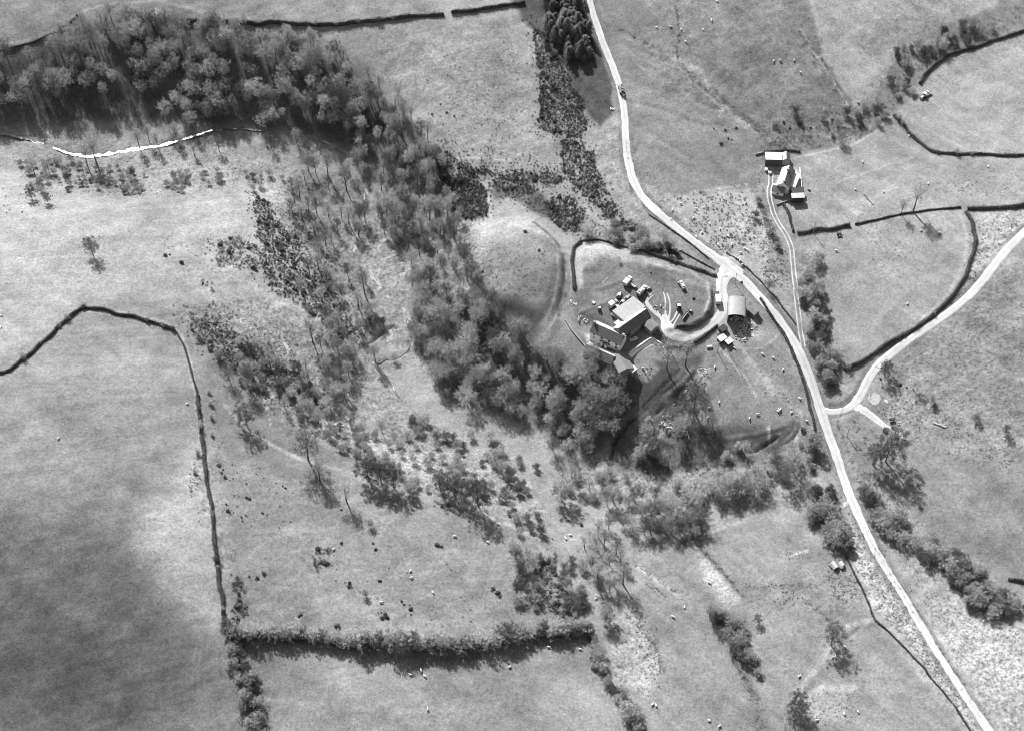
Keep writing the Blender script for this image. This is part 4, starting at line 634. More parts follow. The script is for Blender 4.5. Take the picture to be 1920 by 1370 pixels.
RUSH = [(1262,372,1290,380),(1300,360,1400,400),(1290,400,1330,440),(1340,400,1420,460),(1330,440,1380,475),(1430,500,1470,540)]
ng = 0; extra = []; allg = []
for gi, (pts, sp, kp, lab) in enumerate(GORSE):
    for (x, y) in scatter(pts, sp, .55, kp): allg.append((x, y, random.uniform(.36, .85), lab))
random.shuffle(allg)
for pts, sp, kp, lab in GORSE[:9]+GORSE[-1:]:
    for (x, y) in scatter(pts, sp*.72, .6, .9): extra.append((x, y, random.uniform(.2, .55)))
for pts, sp, kp, lab in GORSE:
    cx_ = sum(p[0] for p in pts)/len(pts); cy_ = sum(p[1] for p in pts)/len(pts)
    for (x, y) in scatter([(cx_+(p[0]-cx_)*1.3, cy_+(p[1]-cy_)*1.2) for p in pts], sp*1.5, .6, .7): extra.append((x, y, random.uniform(.2, .5)))
for pts, sp in [([(560,380),(600,430),(660,520),(700,640),(660,680),(600,600),(540,500)], 9), ([(380,560),(480,600),(620,680),(620,780),(500,760),(400,680)], 11), ([(800,260),(1000,300),(1120,330),(1190,420),(1190,460),(1060,440),(1020,400),(920,380),(840,420)], 8), ([(430,860),(560,900),(560,1000),(430,980)], 24), ([(470,380),(560,400),(640,520),(560,540),(480,500)], 8)]:
    for (x, y) in scatter(pts, sp, .6, .7): extra.append((x, y, random.uniform(.2, .5)))
for x, y in SMALLG: place(PROTO_GORSE, x, y, 'dark gorse bush standing apart in open pasture', 'bush', 'scattered gorse bushes', random.uniform(.4, .85)); ng += 1
allg.sort(key=lambda q: -q[2])
for x, y, s, lab in allg:
    if ng < 292: place(PROTO_GORSE, x, y, lab, 'bush', lab.replace('bush', 'bushes'), s); ng += 1
    else: extra.append((x, y, s))
def mass(name, items, base, m_, q, label, per=90, hh=.9):
    """many small clumps as one object of stuff"""
    it = np.array(items, float); X, Y, Z = at(it[:, 0], it[:, 1]); Cs, Ds, Ws = [], [], []
    for x, y, z, s in zip(X, Y, Z, it[:, 2]):
        d = unit(per); d[:, 2] = np.abs(d[:, 2]); r = base*s*rng.uniform(.5, 1.05, per)[:, None]*(1+.35*np.sin(np.arctan2(d[:, 1], d[:, 0])*3+x))[:, None]; Cs.append(np.c_[x, y, z]+d*r*np.array([1, 1, hh])); D = np.cross(d, unit(per)); Ds.append(D*q*(s**.5)); Ws.append(np.cross(D, unit(per))*q*.55*(s**.5))
    o = MB().quads(np.concatenate(Cs), np.concatenate(Ds), np.concatenate(Ws)).build(name, m_); return tag(o, label, None, None, 'stuff')
if extra: mass('gorse_thicket', extra, 1.5, M['gorse'], .2, 'dark gorse filling in the thickets', 70)
ru = []
for a_, b_, c_, d_ in RUSH:
    for k in range(int((c_-a_)*(d_-b_)/42)): ru.append((random.uniform(a_, c_), random.uniform(b_, d_), random.uniform(.5, 1.2)))
for pts, sp, kp in [([(1640,790),(1680,780),(1800,830),(1900,880),(1900,850),(1760,770),(1680,730)], 7, .5), ([(760,120),(960,60),(1000,250),(860,280)], 12, .4), ([(1540,1060),(1610,1080),(1600,1130),(1560,1120)], 5, .6), ([(1440,1090),(1500,1110),(1480,1140),(1440,1120)], 6, .5), ([(1210,1090),(1240,1110),(1250,1125),(1225,1110)], 4, .7), ([(870,450),(1040,460),(1030,560),(890,550)], 11, .5), ([(350,860),(378,860),(385,1000),(360,940)], 7, .5), ([(620,1030),(860,1060),(900,1180),(640,1180)], 22, .4), ([(1180,1150),(1235,1170),(1240,1300),(1200,1290)], 8, .5),
    ([(1550,900),(1640,1010),(1760,1200),(1850,1340),(1800,1320),(1700,1180),(1600,1050)], 9, .5), ([(1860,400),(1930,400),(1860,480),(1780,570),(1820,500)], 8, .6), ([(1410,420),(1480,470),(1490,540),(1440,520)], 6, .6)]:
    for x, y in scatter(pts, sp, .6, kp): ru.append((x, y, random.uniform(.3, .8)))
mass('rushes', ru, .75, M['rush'], .16, 'dark rush clumps dotted over wet pasture', 40, .8)
tu = []
for pts, sp, kp in [([(1597,995),(1612,1000),(1835,1368),(1815,1365),(1690,1190),(1640,1140),(1590,1020)], 5, .7), ([(1690,1080),(1930,1190),(1930,1370),(1880,1370),(1720,1110)], 8, .7), ([(1310,695),(1335,700),(1300,745),(1250,800),(1215,815),(1270,745)], 4, .9), ([(1180,885),(1330,870),(1300,925),(1190,930)], 6, .7), ([(1830,400),(1920,395),(1860,480),(1700,640),(1800,550)], 7, .6), ([(1700,660),(1910,520),(1910,850),(1700,790)], 12, .6), ([(300,455),(460,440),(440,520),(330,520)], 14, .5), ([(650,810),(900,900),(880,880),(700,830)], 9, .6), ([(1395,605),(1418,600),(1422,622),(1402,636),(1388,628)], 4, .9), ([(1620,420),(1720,430),(1700,520),(1630,500)], 11, .5), ([(1740,340),(1910,330),(1900,370),(1760,370)], 9, .6), ([(1500,1300),(1620,1290),(1600,1360),(1520,1360)], 8, .6), ([(1400,650),(1460,690),(1500,790),(1440,760)], 11, .5), ([(0,340),(110,350),(100,440),(0,400)], 15, .5), ([(1470,1030),(1520,1020),(1510,1045),(1475,1050)], 6, .7)]:
    for x, y in scatter(pts, sp, .6, kp): tu.append((x, y, random.uniform(.4, 1.0)))
mass('tussocks', tu, .8, M['straw'], .18, 'pale dead grass tussocks in rough ground', 36, .6)
# undergrowth in the woods (reads as one mass)
ug = []
for pts, sp, kp, kind, lab in WOODS:
    for x, y in scatter(pts, 11, .6, .55): ug.append((x, y, random.uniform(.5, 1.5)))
for pts, sp, kp, lab in THORNS:
    for x, y in scatter(pts, 10, .6, .5): ug.append((x, y, random.uniform(.4, 1.1)))
dk = []
_add = [([(330,580),(480,560),(600,620),(700,760),(640,820),(500,780),(400,680)], 8, .8), ([(620,800),(740,800),(900,880),(1020,960),(880,940),(640,850)], 10, .7), ([(0,290),(420,270),(560,320),(330,368),(60,362)], 9, .8)]
for pts, sp, kp in _add:
    for x, y in scatter(pts, sp, .6, kp): dk.append((x, y, random.uniform(.25, .6)))
for pts, sp, kp in [([(330,580),(480,560),(600,620),(700,760),(640,820),(500,780),(400,680)], 13, .7), ([(600,790),(740,800),(900,880),(1000,960),(880,950),(640,870)], 15, .7), ([(500,340),(860,350),(960,640),(800,700),(690,560)], 12, .6), ([(1100,860),(1490,850),(1500,900),(1200,960)], 14, .6), ([(0,300),(400,300),(560,330),(330,370),(60,360)], 13, .7),
    ([(1600,870),(1760,1030),(1930,1140),(1930,1200),(1760,1090),(1640,990)], 10, .7), ([(1500,480),(1530,480),(1575,700),(1545,740)], 8, .8), ([(1420,230),(1600,200),(1700,90),(1920,10),(1920,50),(1700,180),(1560,275),(1420,285)], 10, .7), ([(1100,410),(1200,420),(1290,475),(1230,480),(1130,450)], 9, .8), ([(1190,700),(1290,690),(1230,800),(1420,800),(1490,830),(1330,880),(1170,870)], 15, .6), ([(1320,1130),(1380,1140),(1430,1260),(1400,1260)], 8, .7), ([(1500,900),(1560,930),(1600,1060),(1560,1030)], 8, .7), ([(390,730),(410,760),(420,860),(440,1000),(425,1100),(400,980)], 11, .5)]:
    for x, y in scatter(pts, sp, .6, kp): dk.append((x, y, random.uniform(.35, 1.0)))
for pts, n_, w_ in [([(1265,0),(1275,60),(1268,110)], 60, 4), ([(1280,130),(1330,175),(1400,225),(1440,262)], 110, 6), ([(1500,60),(1530,110),(1550,130),(1570,170)], 70, 10), ([(1160,55),(1200,75),(1240,95)], 30, 3), ([(1330,1140),(1350,1165),(1375,1215),(1390,1260),(1410,1300),(1430,1370)], 150, 7), ([(1130,1105),(1165,1140),(1200,1175),(1228,1205),(1240,1260)], 60, 4), ([(1308,1022),(1335,1050),(1365,1080),(1395,1120)], 60, 4), ([(1190,1055),(1230,1085),(1270,1112)], 30, 3), ([(1395,1100),(1450,1098),(1520,1092)], 24, 3), ([(1500,1120),(1540,1150),(1570,1180)], 30, 4), ([(1440,272),(1500,265),(1560,255),(1620,235),(1670,195),(1700,130),(1760,85),(1850,60),(1920,25)], 420, 14), ([(1440,283),(1500,282),(1560,272),(1620,255),(1670,222)], 60, 4), ([(1420,300),(1424,360),(1440,420),(1460,470)], 70, 9), ([(1600,830),(1640,860),(1700,960)], 30, 6), ([(1365,600),(1420,560)], 10, 4), ([(1640,1035),(1700,1120),(1760,1215),(1830,1325)], 60, 3), ([(1175,260),(1180,300),(1200,350),(1240,392)], 20, 3), ([(1570,790),(1585,830),(1600,880),(1625,930),(1640,970)], 40, 4), ([(1600,790),(1625,830),(1650,860)], 34, 5), ([(1235,380),(1300,362),(1400,346)], 20, 2)]:
    d_ = np.array(pts, float)
    for k in range(n_):
        t_ = random.random()*(len(pts)-1); i_ = int(t_); f_ = t_-i_; q_ = d_[i_]*(1-f_)+d_[i_+1]*f_; dk.append((q_[0]+random.gauss(0, w_*.6), q_[1]+random.gauss(0, w_*.6), random.uniform(.3, .8)))
mass('bramble_scrub', dk, 1.2, M['scrubdark'], .12, 'dark bramble and bracken tangles on the valley sides', 60, .7)
mass('undergrowth', ug, 1.5, M['gorse_pale'], .11, 'dry brambles and scrub under the bare trees', 70, .7)
#@@HEDGE
def hedge(key, pts, w, h, label, dens=46, core=True, name='hedge'):
    if key != 'bh': w *= .82; h *= .88
    pp = np.array(pts, float); X, Y, z = at(pp[:, 0], pp[:, 1]); R = resample(np.c_[X, Y], .8); R = R+(np.c_[vnoise(R[:, 0], R[:, 1], 6, 71), vnoise(R[:, 0], R[:, 1], 6, 72)]-.5)*w*.7; n_ = len(R)
    d = np.gradient(R, axis=0); d /= np.linalg.norm(d, axis=1)[:, None]+1e-9; nr = np.c_[-d[:, 1], d[:, 0]]; zz = hz(R[:, 0], R[:, 1]); hv = h*(.6+.5*vnoise(R[:, 0], R[:, 1], 4, 9)+.45*vnoise(R[:, 0], R[:, 1], 1.4, 19)); wv = w*(.6+.4*vnoise(R[:, 0], R[:, 1], 5, 10)+.5*vnoise(R[:, 0], R[:, 1], 1.7, 20))
    e = empty(name, (R[0, 0], R[0, 1], zz[0]), 0, label, 'hedge'); org = np.array([R[0, 0], R[0, 1], zz[0]])
    if core:
        prof = [(-.5, -.3), (-.42, .55), (-.15, .8), (.2, .78), (.42, .5), (.5, -.3)]; V = np.stack([np.c_[R+nr*(a_*wv)[:, None]*.7, zz+hv*b_*.85] for a_, b_ in prof], 1)-org
        i = np.arange(n_*6).reshape(n_, 6); q = np.stack([i[:-1, :-1], i[:-1, 1:], i[1:, 1:], i[1:, :-1]], -1).reshape(-1, 4); mb = MB(); mb.v = [V.reshape(-1, 3)]; mb.f = [tuple(r) for r in q.tolist()]; mb.build('stems', M['hedgecore'], e)
    m_ = int(n_*.8*dens); k = rng.random(m_)*(n_-1.01); i0 = k.astype(int); f = (k-i0)[:, None]; c2 = R[i0]*(1-f)+R[i0+1]*f; th = rng.random(m_)*math.pi; rad = rng.uniform(.7, 1.12, m_)
    off = np.cos(th)*rad*wv[i0]*.5; C = np.c_[c2+nr[i0]*off[:, None], zz[i0]+np.sin(th)*rad*hv[i0]*.9+.05]; D = unit(m_)*np.array([.5, .5, 1]); D *= rng.uniform(.12, .42, m_)[:, None]
    MB().quads(C-org, D, perp(D)*.07).build('foliage', M['hedge'], e); return e
for hk, (hpts, hl) in {'a': (H['top'], 'top'), 'b': (H['arc'], 'arc'), 'c': (H['ne2'], 'ne2'), 'd': (H['left'], 'left'), 'e': (H['long'], 'long')}.items():
    q_ = np.array(hpts, float)
    for k in range(9):
        t_ = random.random()*(len(q_)-1); i_ = int(t_); f_ = t_-i_; w_ = q_[i_]*(1-f_)+q_[i_+1]*f_
        place(PROTO_SCRUB, w_[0], w_[1], {'top': 'small bush growing up out of the top field hedge', 'arc': 'small bush growing up out of the curved hedge', 'ne2': 'small bush in the hedge below the top right field', 'left': 'small bush in the bent left hedge', 'long': 'small bush in the long thin hedge'}[hl], 'bush', 'bushes grown out of the '+{'top': 'top field', 'arc': 'curved', 'ne2': 'top right', 'left': 'bent left', 'long': 'long thin'}[hl]+' hedge', random.uniform(.4, .75))
hedge('top', H['top'], 2.6, 2.6, 'long dark hedge under the pale top field'); hedge('top2', H['top2'], 2.2, 2.6, 'short dark hedge between the gap and the plantation')
hedge('lf', [(331,622),(344,645),(357,688),(370,736)], 1.1, .9, 'thin scruffy hedge continuing the left hedge down the slope', 30); hedge('left', H['left'], 2.0, 1.9, 'dark clipped hedge bent at the corner of the left field'); hedge('long', H['long'], 2.2, 1.5, 'long thin hedge running down the left side of the lower field')
hedge('e1', H['east1'], 2.4, 2.4, 'short thick hedge next to the twin wheel track'); hedge('e2', H['east2'], 1.0, 1.1, 'thin gappy hedge with tall leafless trees'); hedge('e3', H['east3'], 2.4, 2.4, 'thick dark hedge running off the right edge above the rough triangle')
hedge('arc', H['arc'], 2.2, 2.2, 'dark curved hedge around the half round field'); hedge('ne', H['ne'], 2.0, 2.0, 'dark curved hedge at the top right field'); hedge('ne2', H['ne2'], 1.8, 1.8, 'dark hedge below the top right field')
hedge('y3', [(1090,452),(1122,449),(1150,457),(1180,466),(1205,470)], 1.2, 1.0, 'low bank hedge along the top of the farm field', 30); hedge('tl', [(-20,101),(20,92),(60,80),(100,64),(130,44),(146,28)], 1.3, 1.2, 'low dark hedge under the pale field edge at the top left', 34); hedge('y', H['yard'], 2.0, 1.8, 'short dark hedge at the corner of the farm field'); hedge('y2', H['yard2'], 2.0, 1.8, 'dark hedge from the bushes to the farm entrance'); hedge('v', H['verge'], 1.6, 1.4, 'dark verge hedge left of the lane above the junction')
hedge('l1', LOW['low1'], 1.0, .9, 'low dark hedge line left of the straight lane', 30); 0 and hedge('l2', LOW['low2'], 1.5, 1.2, 'broken hedge by the boggy drain', 30); 0 and hedge('l3', LOW['low3'], .8, .7, 'low broken hedge above the gorse slope', 30)
hedge('bh', [(a_, b_+2) for a_, b_ in BH]+[(1110,1182)], 3.4, 2.4, 'dense base of the overgrown bottom hedge', 60)
hedge('b2', [(1105,1195),(1125,1250),(1150,1290),(1180,1330),(1215,1375)], 2.2, 1.8, 'dark hedge running down to the bottom edge'); hedge('b3', [(432,1195),(450,1250),(468,1300),(482,1370)], 2.2, 1.8, 'dark hedge leaving the bottom left corner of the lower field')
hedge('b4', [(1275,530-60),(1300,485),(1340,505)], .8, .7, 'low hedge along the lane above the farm entrance', 20)
hedge('b5', [(1238,636),(1250,652),(1290,650),(1320,632),(1345,612)], 1.8, 1.3, 'dark hedge on the outer side of the drive bend')
hedge('b6', [(1268,612),(1300,612),(1325,597),(1334,575),(1334,545)], 1.1, .8, 'scrubby bank hedge on the inner side of the drive bend', 30)
hedge('b7', [(1424,560),(1444,590),(1460,612)], 1.4, 1.3, 'dark verge hedge behind the curved roof barn'); hedge('b8', [(1216,402),(1286,450),(1330,486)], .8, .8, 'low verge hedge on the farm side of the lane', 20)
hedge('b9', [(1362,474),(1407,508),(1452,556),(1492,608)], 1.0, .8, 'low verge hedge on the outer side of the lane bend', 20)
hedge('b10', [(1890,1085),(1935,1095)], 2.2, 1.8, 'short dark hedge at the right edge beside the scrub belt'); hedge('b11', [(1430,287),(1470,283),(1500,286)], 1.0, 1.0, 'low dark hedge behind the white farm'); hedge('b12', [(1468,385),(1480,405),(1486,436)], 1.6, 1.4, 'dark hedge between the white farm and the track')
#@@OBJ
exec_obj = True
def loc(px, py, h=0.0):
    X, Y, z = at(np.array([float(px)]), np.array([float(py)]), h); return float(X[0]), float(Y[0]), float(z[0])
R_ = math.radians
def building(name, label, cat, px, py, L, Wd, wall, ridge, ang, wallm, roofm, windows=(), chimneys=(), doors=(), over=.25, roof2=None, sink=2.0, openside=None, base_h=None):
    x, y, z = loc(px, py, ridge if base_h is None else base_h); e = empty(name, (x, y, z), R_(ang), label, cat); a, b_ = L/2, Wd/2
    mb = MB(); mb.add([(-a,-b_,-sink),(a,-b_,-sink),(a,b_,-sink),(-a,b_,-sink),(-a,-b_,wall),(a,-b_,wall),(a,b_,wall),(-a,b_,wall),(-a,0,ridge-.08),(a,0,ridge-.08)], [(0,1,5,4),(2,3,7,6),(1,2,6,9,5),(3,0,4,8,7)]); mb.build('wall', wallm, e)
    sl = (ridge-wall)/b_; t_ = .14
    for s_, rm_ in ((-1, roofm), (1, roof2 or roofm)):
        ye = s_*(b_+over); ze = wall-over*sl+.06; A_ = a+over; mb = MB(); q = [(-A_,0,ridge+.06),(A_,0,ridge+.06),(A_,ye,ze),(-A_,ye,ze)]; q2 = [(p[0],p[1],p[2]+t_) for p in q]
        f = [(0,1,2,3),(7,6,5,4),(0,4,5,1),(1,5,6,2),(2,6,7,3),(3,7,4,0)]; mb.add(q+q2, f if s_ < 0 else [tuple(reversed(g)) for g in f]); ro = mb.build('roof_slope', rm_, e)
    for cx_, cw, ch in chimneys:
        MB().box((cx_, 0, ridge-.8), (cw, .8, ch+.8)).box((cx_, 0, ridge+ch), (cw+.2, 1.0, .18)).build('chimney', M['stone'], e)
    for side, u, zc, ww, hh in windows:
        s_ = {'S': -1, 'N': 1}.get(side, 0); f = MB()
        if s_: f.box((u, s_*(b_+.03), zc), (ww+.25, .12, hh+.25)); g = MB().box((u, s_*(b_+.08), zc+.12), (ww, .08, hh))
        else: k = 1 if side == 'E' else -1; f.box((k*(a+.03), u, zc), (.12, ww+.25, hh+.25)); g = MB().box((k*(a+.08), u, zc+.12), (.08, ww, hh))
        fr = f.build('window', M['white'], e); g.build('pane', M['glass'], fr)
    for side, u, ww, hh in doors:
        s_ = {'S': -1, 'N': 1}.get(side, 0)
        if s_: MB().box((u, s_*(b_+.04), -.1), (ww, .12, hh)).build('door', M['dark'], e)
        else: k = 1 if side == 'E' else -1; MB().box((k*(a+.04), u, -.1), (.12, ww, hh)).build('door', M['dark'], e)
    return e
def mono(name, label, cat, px, py, L, Wd, h0, h1, ang, wallm, roofm, opening=None, sink=1.5):
    """single-pitch building: h0 at the low (-y) side, h1 at the high (+y) side"""
    x, y, z = loc(px, py, (h0+h1)/2); e = empty(name, (x, y, z), R_(ang), label, cat); a, b_ = L/2, Wd/2
    MB().add([(-a,-b_,-sink),(a,-b_,-sink),(a,b_,-sink),(-a,b_,-sink),(-a,-b_,h0),(a,-b_,h0),(a,b_,h1),(-a,b_,h1)], [(0,1,5,4),(1,2,6,5),(2,3,7,6),(3,0,4,7)]).build('wall', wallm, e)
    o = .2; mb = MB(); q = [(-a-o,-b_-o,h0+.03),(a+o,-b_-o,h0+.03),(a+o,b_+o,h1+.03),(-a-o,b_+o,h1+.03)]; mb.add(q+[(p[0],p[1],p[2]+.12) for p in q], [(3,2,1,0),(4,5,6,7),(0,1,5,4),(1,2,6,5),(2,3,7,6),(3,0,4,7)]); mb.build('roof', roofm, e)
    if opening:
        s_, u, ww, hh = opening; MB().box((u, s_*(b_+.04), -.1), (ww, .1, hh)).build('door', M['dark'], e)
    return e
# farm on the spur
fh = building('farmhouse', 'white farmhouse with a slate roof and two chimneys at the heart of the lower farm', 'house', 1142, 618, 15.2, 6.6, 4.6, 7.2, -29.7, M['lime'], M['slate'], [('S', u, z_, .9, 1.1) for u in (-5.6, -1.8, 2.0, 5.6) for z_ in (.9, 3.0)], [(-7.2, 1.0, 1.1), (7.1, 1.0, 1.2)], [('S', .2, 1.1, 2.1)], roof2=M['sheet'])  # back roof slope made paler to carry its sunlight
for u in (-1.2, .9):
    p = MB().box((u, -4.1, -1), (1.0, 1.5, 3.2)).build('porch', M['lime'], fh); MB().box((u, -4.1, 2.2), (1.3, 1.8, .15)).build('porch_roof', M['slate_pale'], p)
bn = building('stone_barn', 'large stone barn with one dark slate slope and one sunlit slope toned pale behind the farmhouse', 'barn', 1186, 597.5, 16.6, 6.2, 3.2, 5.8, 40.4, M['stone'], M['slate'], [], [], [('S', -5, 2.4, 2.8), ('S', 3, 1.1, 2.1)], roof2=M['sheet'])  # brightness of the sunlit slope put into its paler roof colour
mono('lean_to_shed', 'wide grey sheet roofed lean to on the far side of the stone barn', 'shed', 1179, 579, 12.5, 7.6, 3.0, 2.6, 40.4, M['stone'], M['sheet_grey'])
mono('white_lean_to', 'small white roofed lean to at the left corner of the stone barn', 'shed', 1162, 605.5, 3.6, 3.4, 2.7, 2.4, 40.4, M['stone'], M['sheet'])
building('small_outhouse', 'small dark roofed outhouse in the shade of the stone barn', 'shed', 1222, 607, 4.6, 4.8, 2.3, 3.4, 40-90, M['stone'], M['slate_pale'], [], [], [('W', 0, 1.1, 1.9)])
building('long_cowshed', 'long low cowshed parallel to the farmhouse front', 'shed', 1126, 657, 13.6, 6.2, 2.3, 4.4, -29.0, M['stone'], M['slate'], [('N', u, .8, .8, .8) for u in (-4, 0, 4)], [], [('E', 0, 1.6, 2.0)], roof2=M['sheet'])  # sunlit strip along the ridge put in as a paler slope
building('stable_wing', 'pale roofed stable wing joining the cowshed and the yard wall', 'shed', 1166, 675, 9.6, 7.0, 2.6, 4.0, -68, M['stone'], M['slate_pale'], [], [], [('S', -2, 1.4, 2.0)])
mono('white_roof_store', 'narrow store with a bright white roof at the lower corner of the yard', 'shed', 1183, 688, 4.8, 2.7, 2.2, 2.4, -50, M['stone'], M['white'])
mono('coal_bunker', 'tiny white topped bunker behind the long cowshed', 'bunker', 1139, 693, 1.8, .8, .8, .9, -29, M['stone'], M['white'])
def barrel_barn():
    x, y, z = loc(1382, 573, 6.0); e = empty('curved_roof_barn', (x, y, z), R_(-5), 'open fronted hay barn with a curved corrugated roof beside the drive', 'barn'); Wd, L, wh, rise = 7.8, 10.0, 4.7, 1.5
    prof = [(Wd/2*math.sin(t_*1.45)/math.sin(1.45), wh+rise*(math.cos(t_*1.45)-math.cos(1.45))/(1-math.cos(1.45))) for t_ in np.linspace(-1, 1, 15)]
    mb = MB(); V = []; 
    for yy in (-L/2-.3, L/2+.3): V += [(p[0]*1.03, yy, p[1]) for p in prof]+[(p[0]*1.03, yy, p[1]+.12) for p in prof]
    n_ = 15; fs = []
    for i in range(n_-1): fs += [(i, i+1, 2*n_+i+1, 2*n_+i), (n_+i, 3*n_+i, 3*n_+i+1, n_+i+1), (i, n_+i, n_+i+1, i+1), (2*n_+i, 2*n_+i+1, 3*n_+i+1, 3*n_+i)]
    mb.add(V, fs).build('roof', M['sheet_grey'], e)
    w_ = MB().box((-Wd/2+.1, 0, -1.5), (.15, L, wh+1.5)); w_.box((Wd/2-.1, 0, -1.5), (.15, L, wh+1.5)); w_.box((0, L/2-.1, -1.5), (Wd-.2, .15, wh+1.5+rise*.6)); w_.build('wall', M['sheet_grey'], e)
    for xx in (-Wd/2+.3, 0, Wd/2-.3): MB().box((xx, -L/2+.2, -1.0), (.25, .25, wh+1.1)).build('post', M['wood'], e)
barrel_barn()
random.seed(5)
for i in range(7): 
    x, y, z = loc(1370+i*3.6, 600-(i % 3)*2); o = MB().tube([(-.6, 0, .6), (.6, 0, .6)], [.6, .6], 12).build('hay_bale', M['wood' if i % 2 else 'rubble'], None, True); o.location = (x, y, z); o.rotation_euler = (0, 0, random.random()*3); tag(o, 'round bale lying in the open front of the curved roof barn', 'bale', 'bales in the mouth of the barn')
building('verge_shed', 'small pale roofed shed between the barn and the lane hedge', 'shed', 1414, 580, 3.8, 3.4, 2.2, 3.0, -50, M['stone'], M['slate_pale'])
mono('poultry_hut', 'left of two small white roofed huts beside the drive', 'hut', 1354, 633, 3.6, 2.4, 1.7, 2.0, 38, M['dark'], M['white']); mono('poultry_hut', 'right of two small white roofed huts beside the drive', 'hut', 1367, 639, 3.0, 2.2, 1.8, 2.1, 38, M['dark'], M['white'])
mono('tarpaulin_shed', 'low black roofed shed above the two white roofed huts', 'hut', 1356, 615, 3.2, 2.6, 1.6, 1.9, 38, M['dark'], M['black'])
# white farm beside the twin track
mono('white_barn', 'flat fronted barn with a bright white roof at the top of the upper farm', 'barn', 1450.5, 293, 7.6, 5.0, 4.2, 3.7, -1.5, M['dark'], M['white']); building('hay_store', 'narrow gabled store squeezed right of the white roofed barn', 'shed', 1474.5, 291, 4.6, 3.6, 2.8, 4.2, 86, M['stone'], M['slate'], roof2=M['sheet'])
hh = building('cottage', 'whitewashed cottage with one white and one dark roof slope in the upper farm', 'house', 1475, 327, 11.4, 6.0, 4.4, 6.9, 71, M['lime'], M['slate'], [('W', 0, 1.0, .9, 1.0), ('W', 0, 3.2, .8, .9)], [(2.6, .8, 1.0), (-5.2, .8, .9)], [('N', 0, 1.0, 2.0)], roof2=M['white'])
mono('cottage_lean_to', 'long white roofed lean to along the right side of the cottage', 'shed', 1489, 337, 8.8, 3.4, 2.6, 3.4, 68, M['lime'], M['white'])
building('cottage_annex', 'low annex with a white roof slope below the cottage', 'shed', 1461, 350, 5.6, 4.4, 2.5, 4.0, -17, M['lime'], M['slate_pale'], [('S', 0, .8, .8, .9)], roof2=M['white'])
mono('tar_roof_shed', 'black roofed shed at the right of the upper farm', 'shed', 1496, 357, 5.6, 2.6, 2.6, 2.8, 3, M['dark'], M['black']); mono('pale_roof_shed', 'pale roofed shed on tall dark walls at the lower right of the upper farm', 'shed', 1496, 367, 5.8, 2.6, 3.4, 3.6, 3, M['dark'], M['sheet'])
# walls and garden fences
def wall_line(name, pts, w, h, label, m_):
    pp = np.array(pts, float); X, Y, z = at(pp[:, 0], pp[:, 1]); R = resample(np.c_[X, Y], .8); zz = hz(R[:, 0], R[:, 1]); d = np.gradient(R, axis=0); d /= np.linalg.norm(d, axis=1)[:, None]+1e-9; nr = np.c_[-d[:, 1], d[:, 0]]*w/2; n_ = len(R)
    V = np.stack([np.c_[R-nr, zz-.4], np.c_[R-nr, zz+h], np.c_[R+nr, zz+h], np.c_[R+nr, zz-.4]], 1); i = np.arange(n_*4).reshape(n_, 4); q = np.stack([i[:-1, :-1], i[:-1, 1:], i[1:, 1:], i[1:, :-1]], -1).reshape(-1, 4); mb = MB(); mb.v = [V.reshape(-1, 3)]; mb.f = [tuple(r) for r in q.tolist()]+[(0, 1, 2, 3), tuple(n_*4-4+k for k in (3, 2, 1, 0))]
    return tag(mb.build(name, m_), label, 'wall')
wall_line('yard_wall', [(1180,664),(1196,652),(1221,634),(1242,648)], .5, 1.3, 'pale stone wall round the lower side of the farm yard', M['rubble']); wall_line('garden_wall', [(1499,316),(1503,352)], .3, .9, 'white garden wall right of the cottage', M['lime']); wall_line('field_wall', [(1100,653),(1072,620),(1060,600)], .5, .8, 'low stone wall from the cowshed up to the mound', M['stone'])
wall_line('bank_wall', [(1432,287),(1416,291)], .5, .9, 'short stone wall left of the white roofed barn', M['stone']); wall_line('garden_end_wall', [(1456,385),(1470,380),(1483,376)], .4, .8, 'stone wall closing the garden below the upper farm', M['stone'])
def fence(pts, label, step=2.6):
    pp = np.array(pts, float); X, Y, z = at(pp[:, 0], pp[:, 1]); R = resample(np.c_[X, Y], step); zz = hz(R[:, 0], R[:, 1]); e = empty('post_fence', (R[0, 0], R[0, 1], zz[0]), 0, label, 'fence'); o = np.array([R[0, 0], R[0, 1], zz[0]]); k = 0
    for (x, y), z_ in zip(R, zz):
        if k < 95: MB().box((x-o[0], y-o[1], z_-o[2]-.2), (.14, .14, 1.4)).build('post', M['wood'], e)
        k += 1
    mb = MB()
    for hh_ in (.5, 1.05): mb.tube(np.c_[R, zz+hh_]-o, .025, 3)
    mb.build('wire', M['wood'], e)
fence([(1180,345),(1206,385),(1250,425),(1300,462),(1340,490)], 'post and wire fence on the farm side of the upper lane'); fence([(1355,470),(1400,505),(1450,560),(1500,640)], 'post and wire fence along the flock field beside the lane'); fence([(1488,545),(1500,600),(1512,650)], 'post fence between the twin track and the thorn strip')
fence([(340,640),(356,690),(368,740)], 'post fence continuing the left hedge down the slope'); fence([(1640,1028),(1700,1110),(1760,1205)], 'post and wire fence right of the straight lane', 3.2); fence([(1355,640),(1372,670),(1395,710)], 'post fence running down from the two small huts'); fence([(1568,790),(1582,760),(1576,752)], 'rails guarding the little bridge beside the junction', 1.4)
def pole(px, py, h, label):
    x, y, z = loc(px, py); e = empty('telegraph_pole', (x, y, z), .3, label, 'pole'); MB().tube([(0, 0, -.8), (0, 0, h)], [.16, .11], 8).build('pole_shaft', M['wood'], e); MB().box((0, 0, h-.7), (1.3, .12, .12)).build('crossarm', M['wood'], e)
    for u in (-.5, .5): MB().tube([(u, 0, h-.58), (u, 0, h-.4)], .06, 6).build('insulator', M['white'], e)
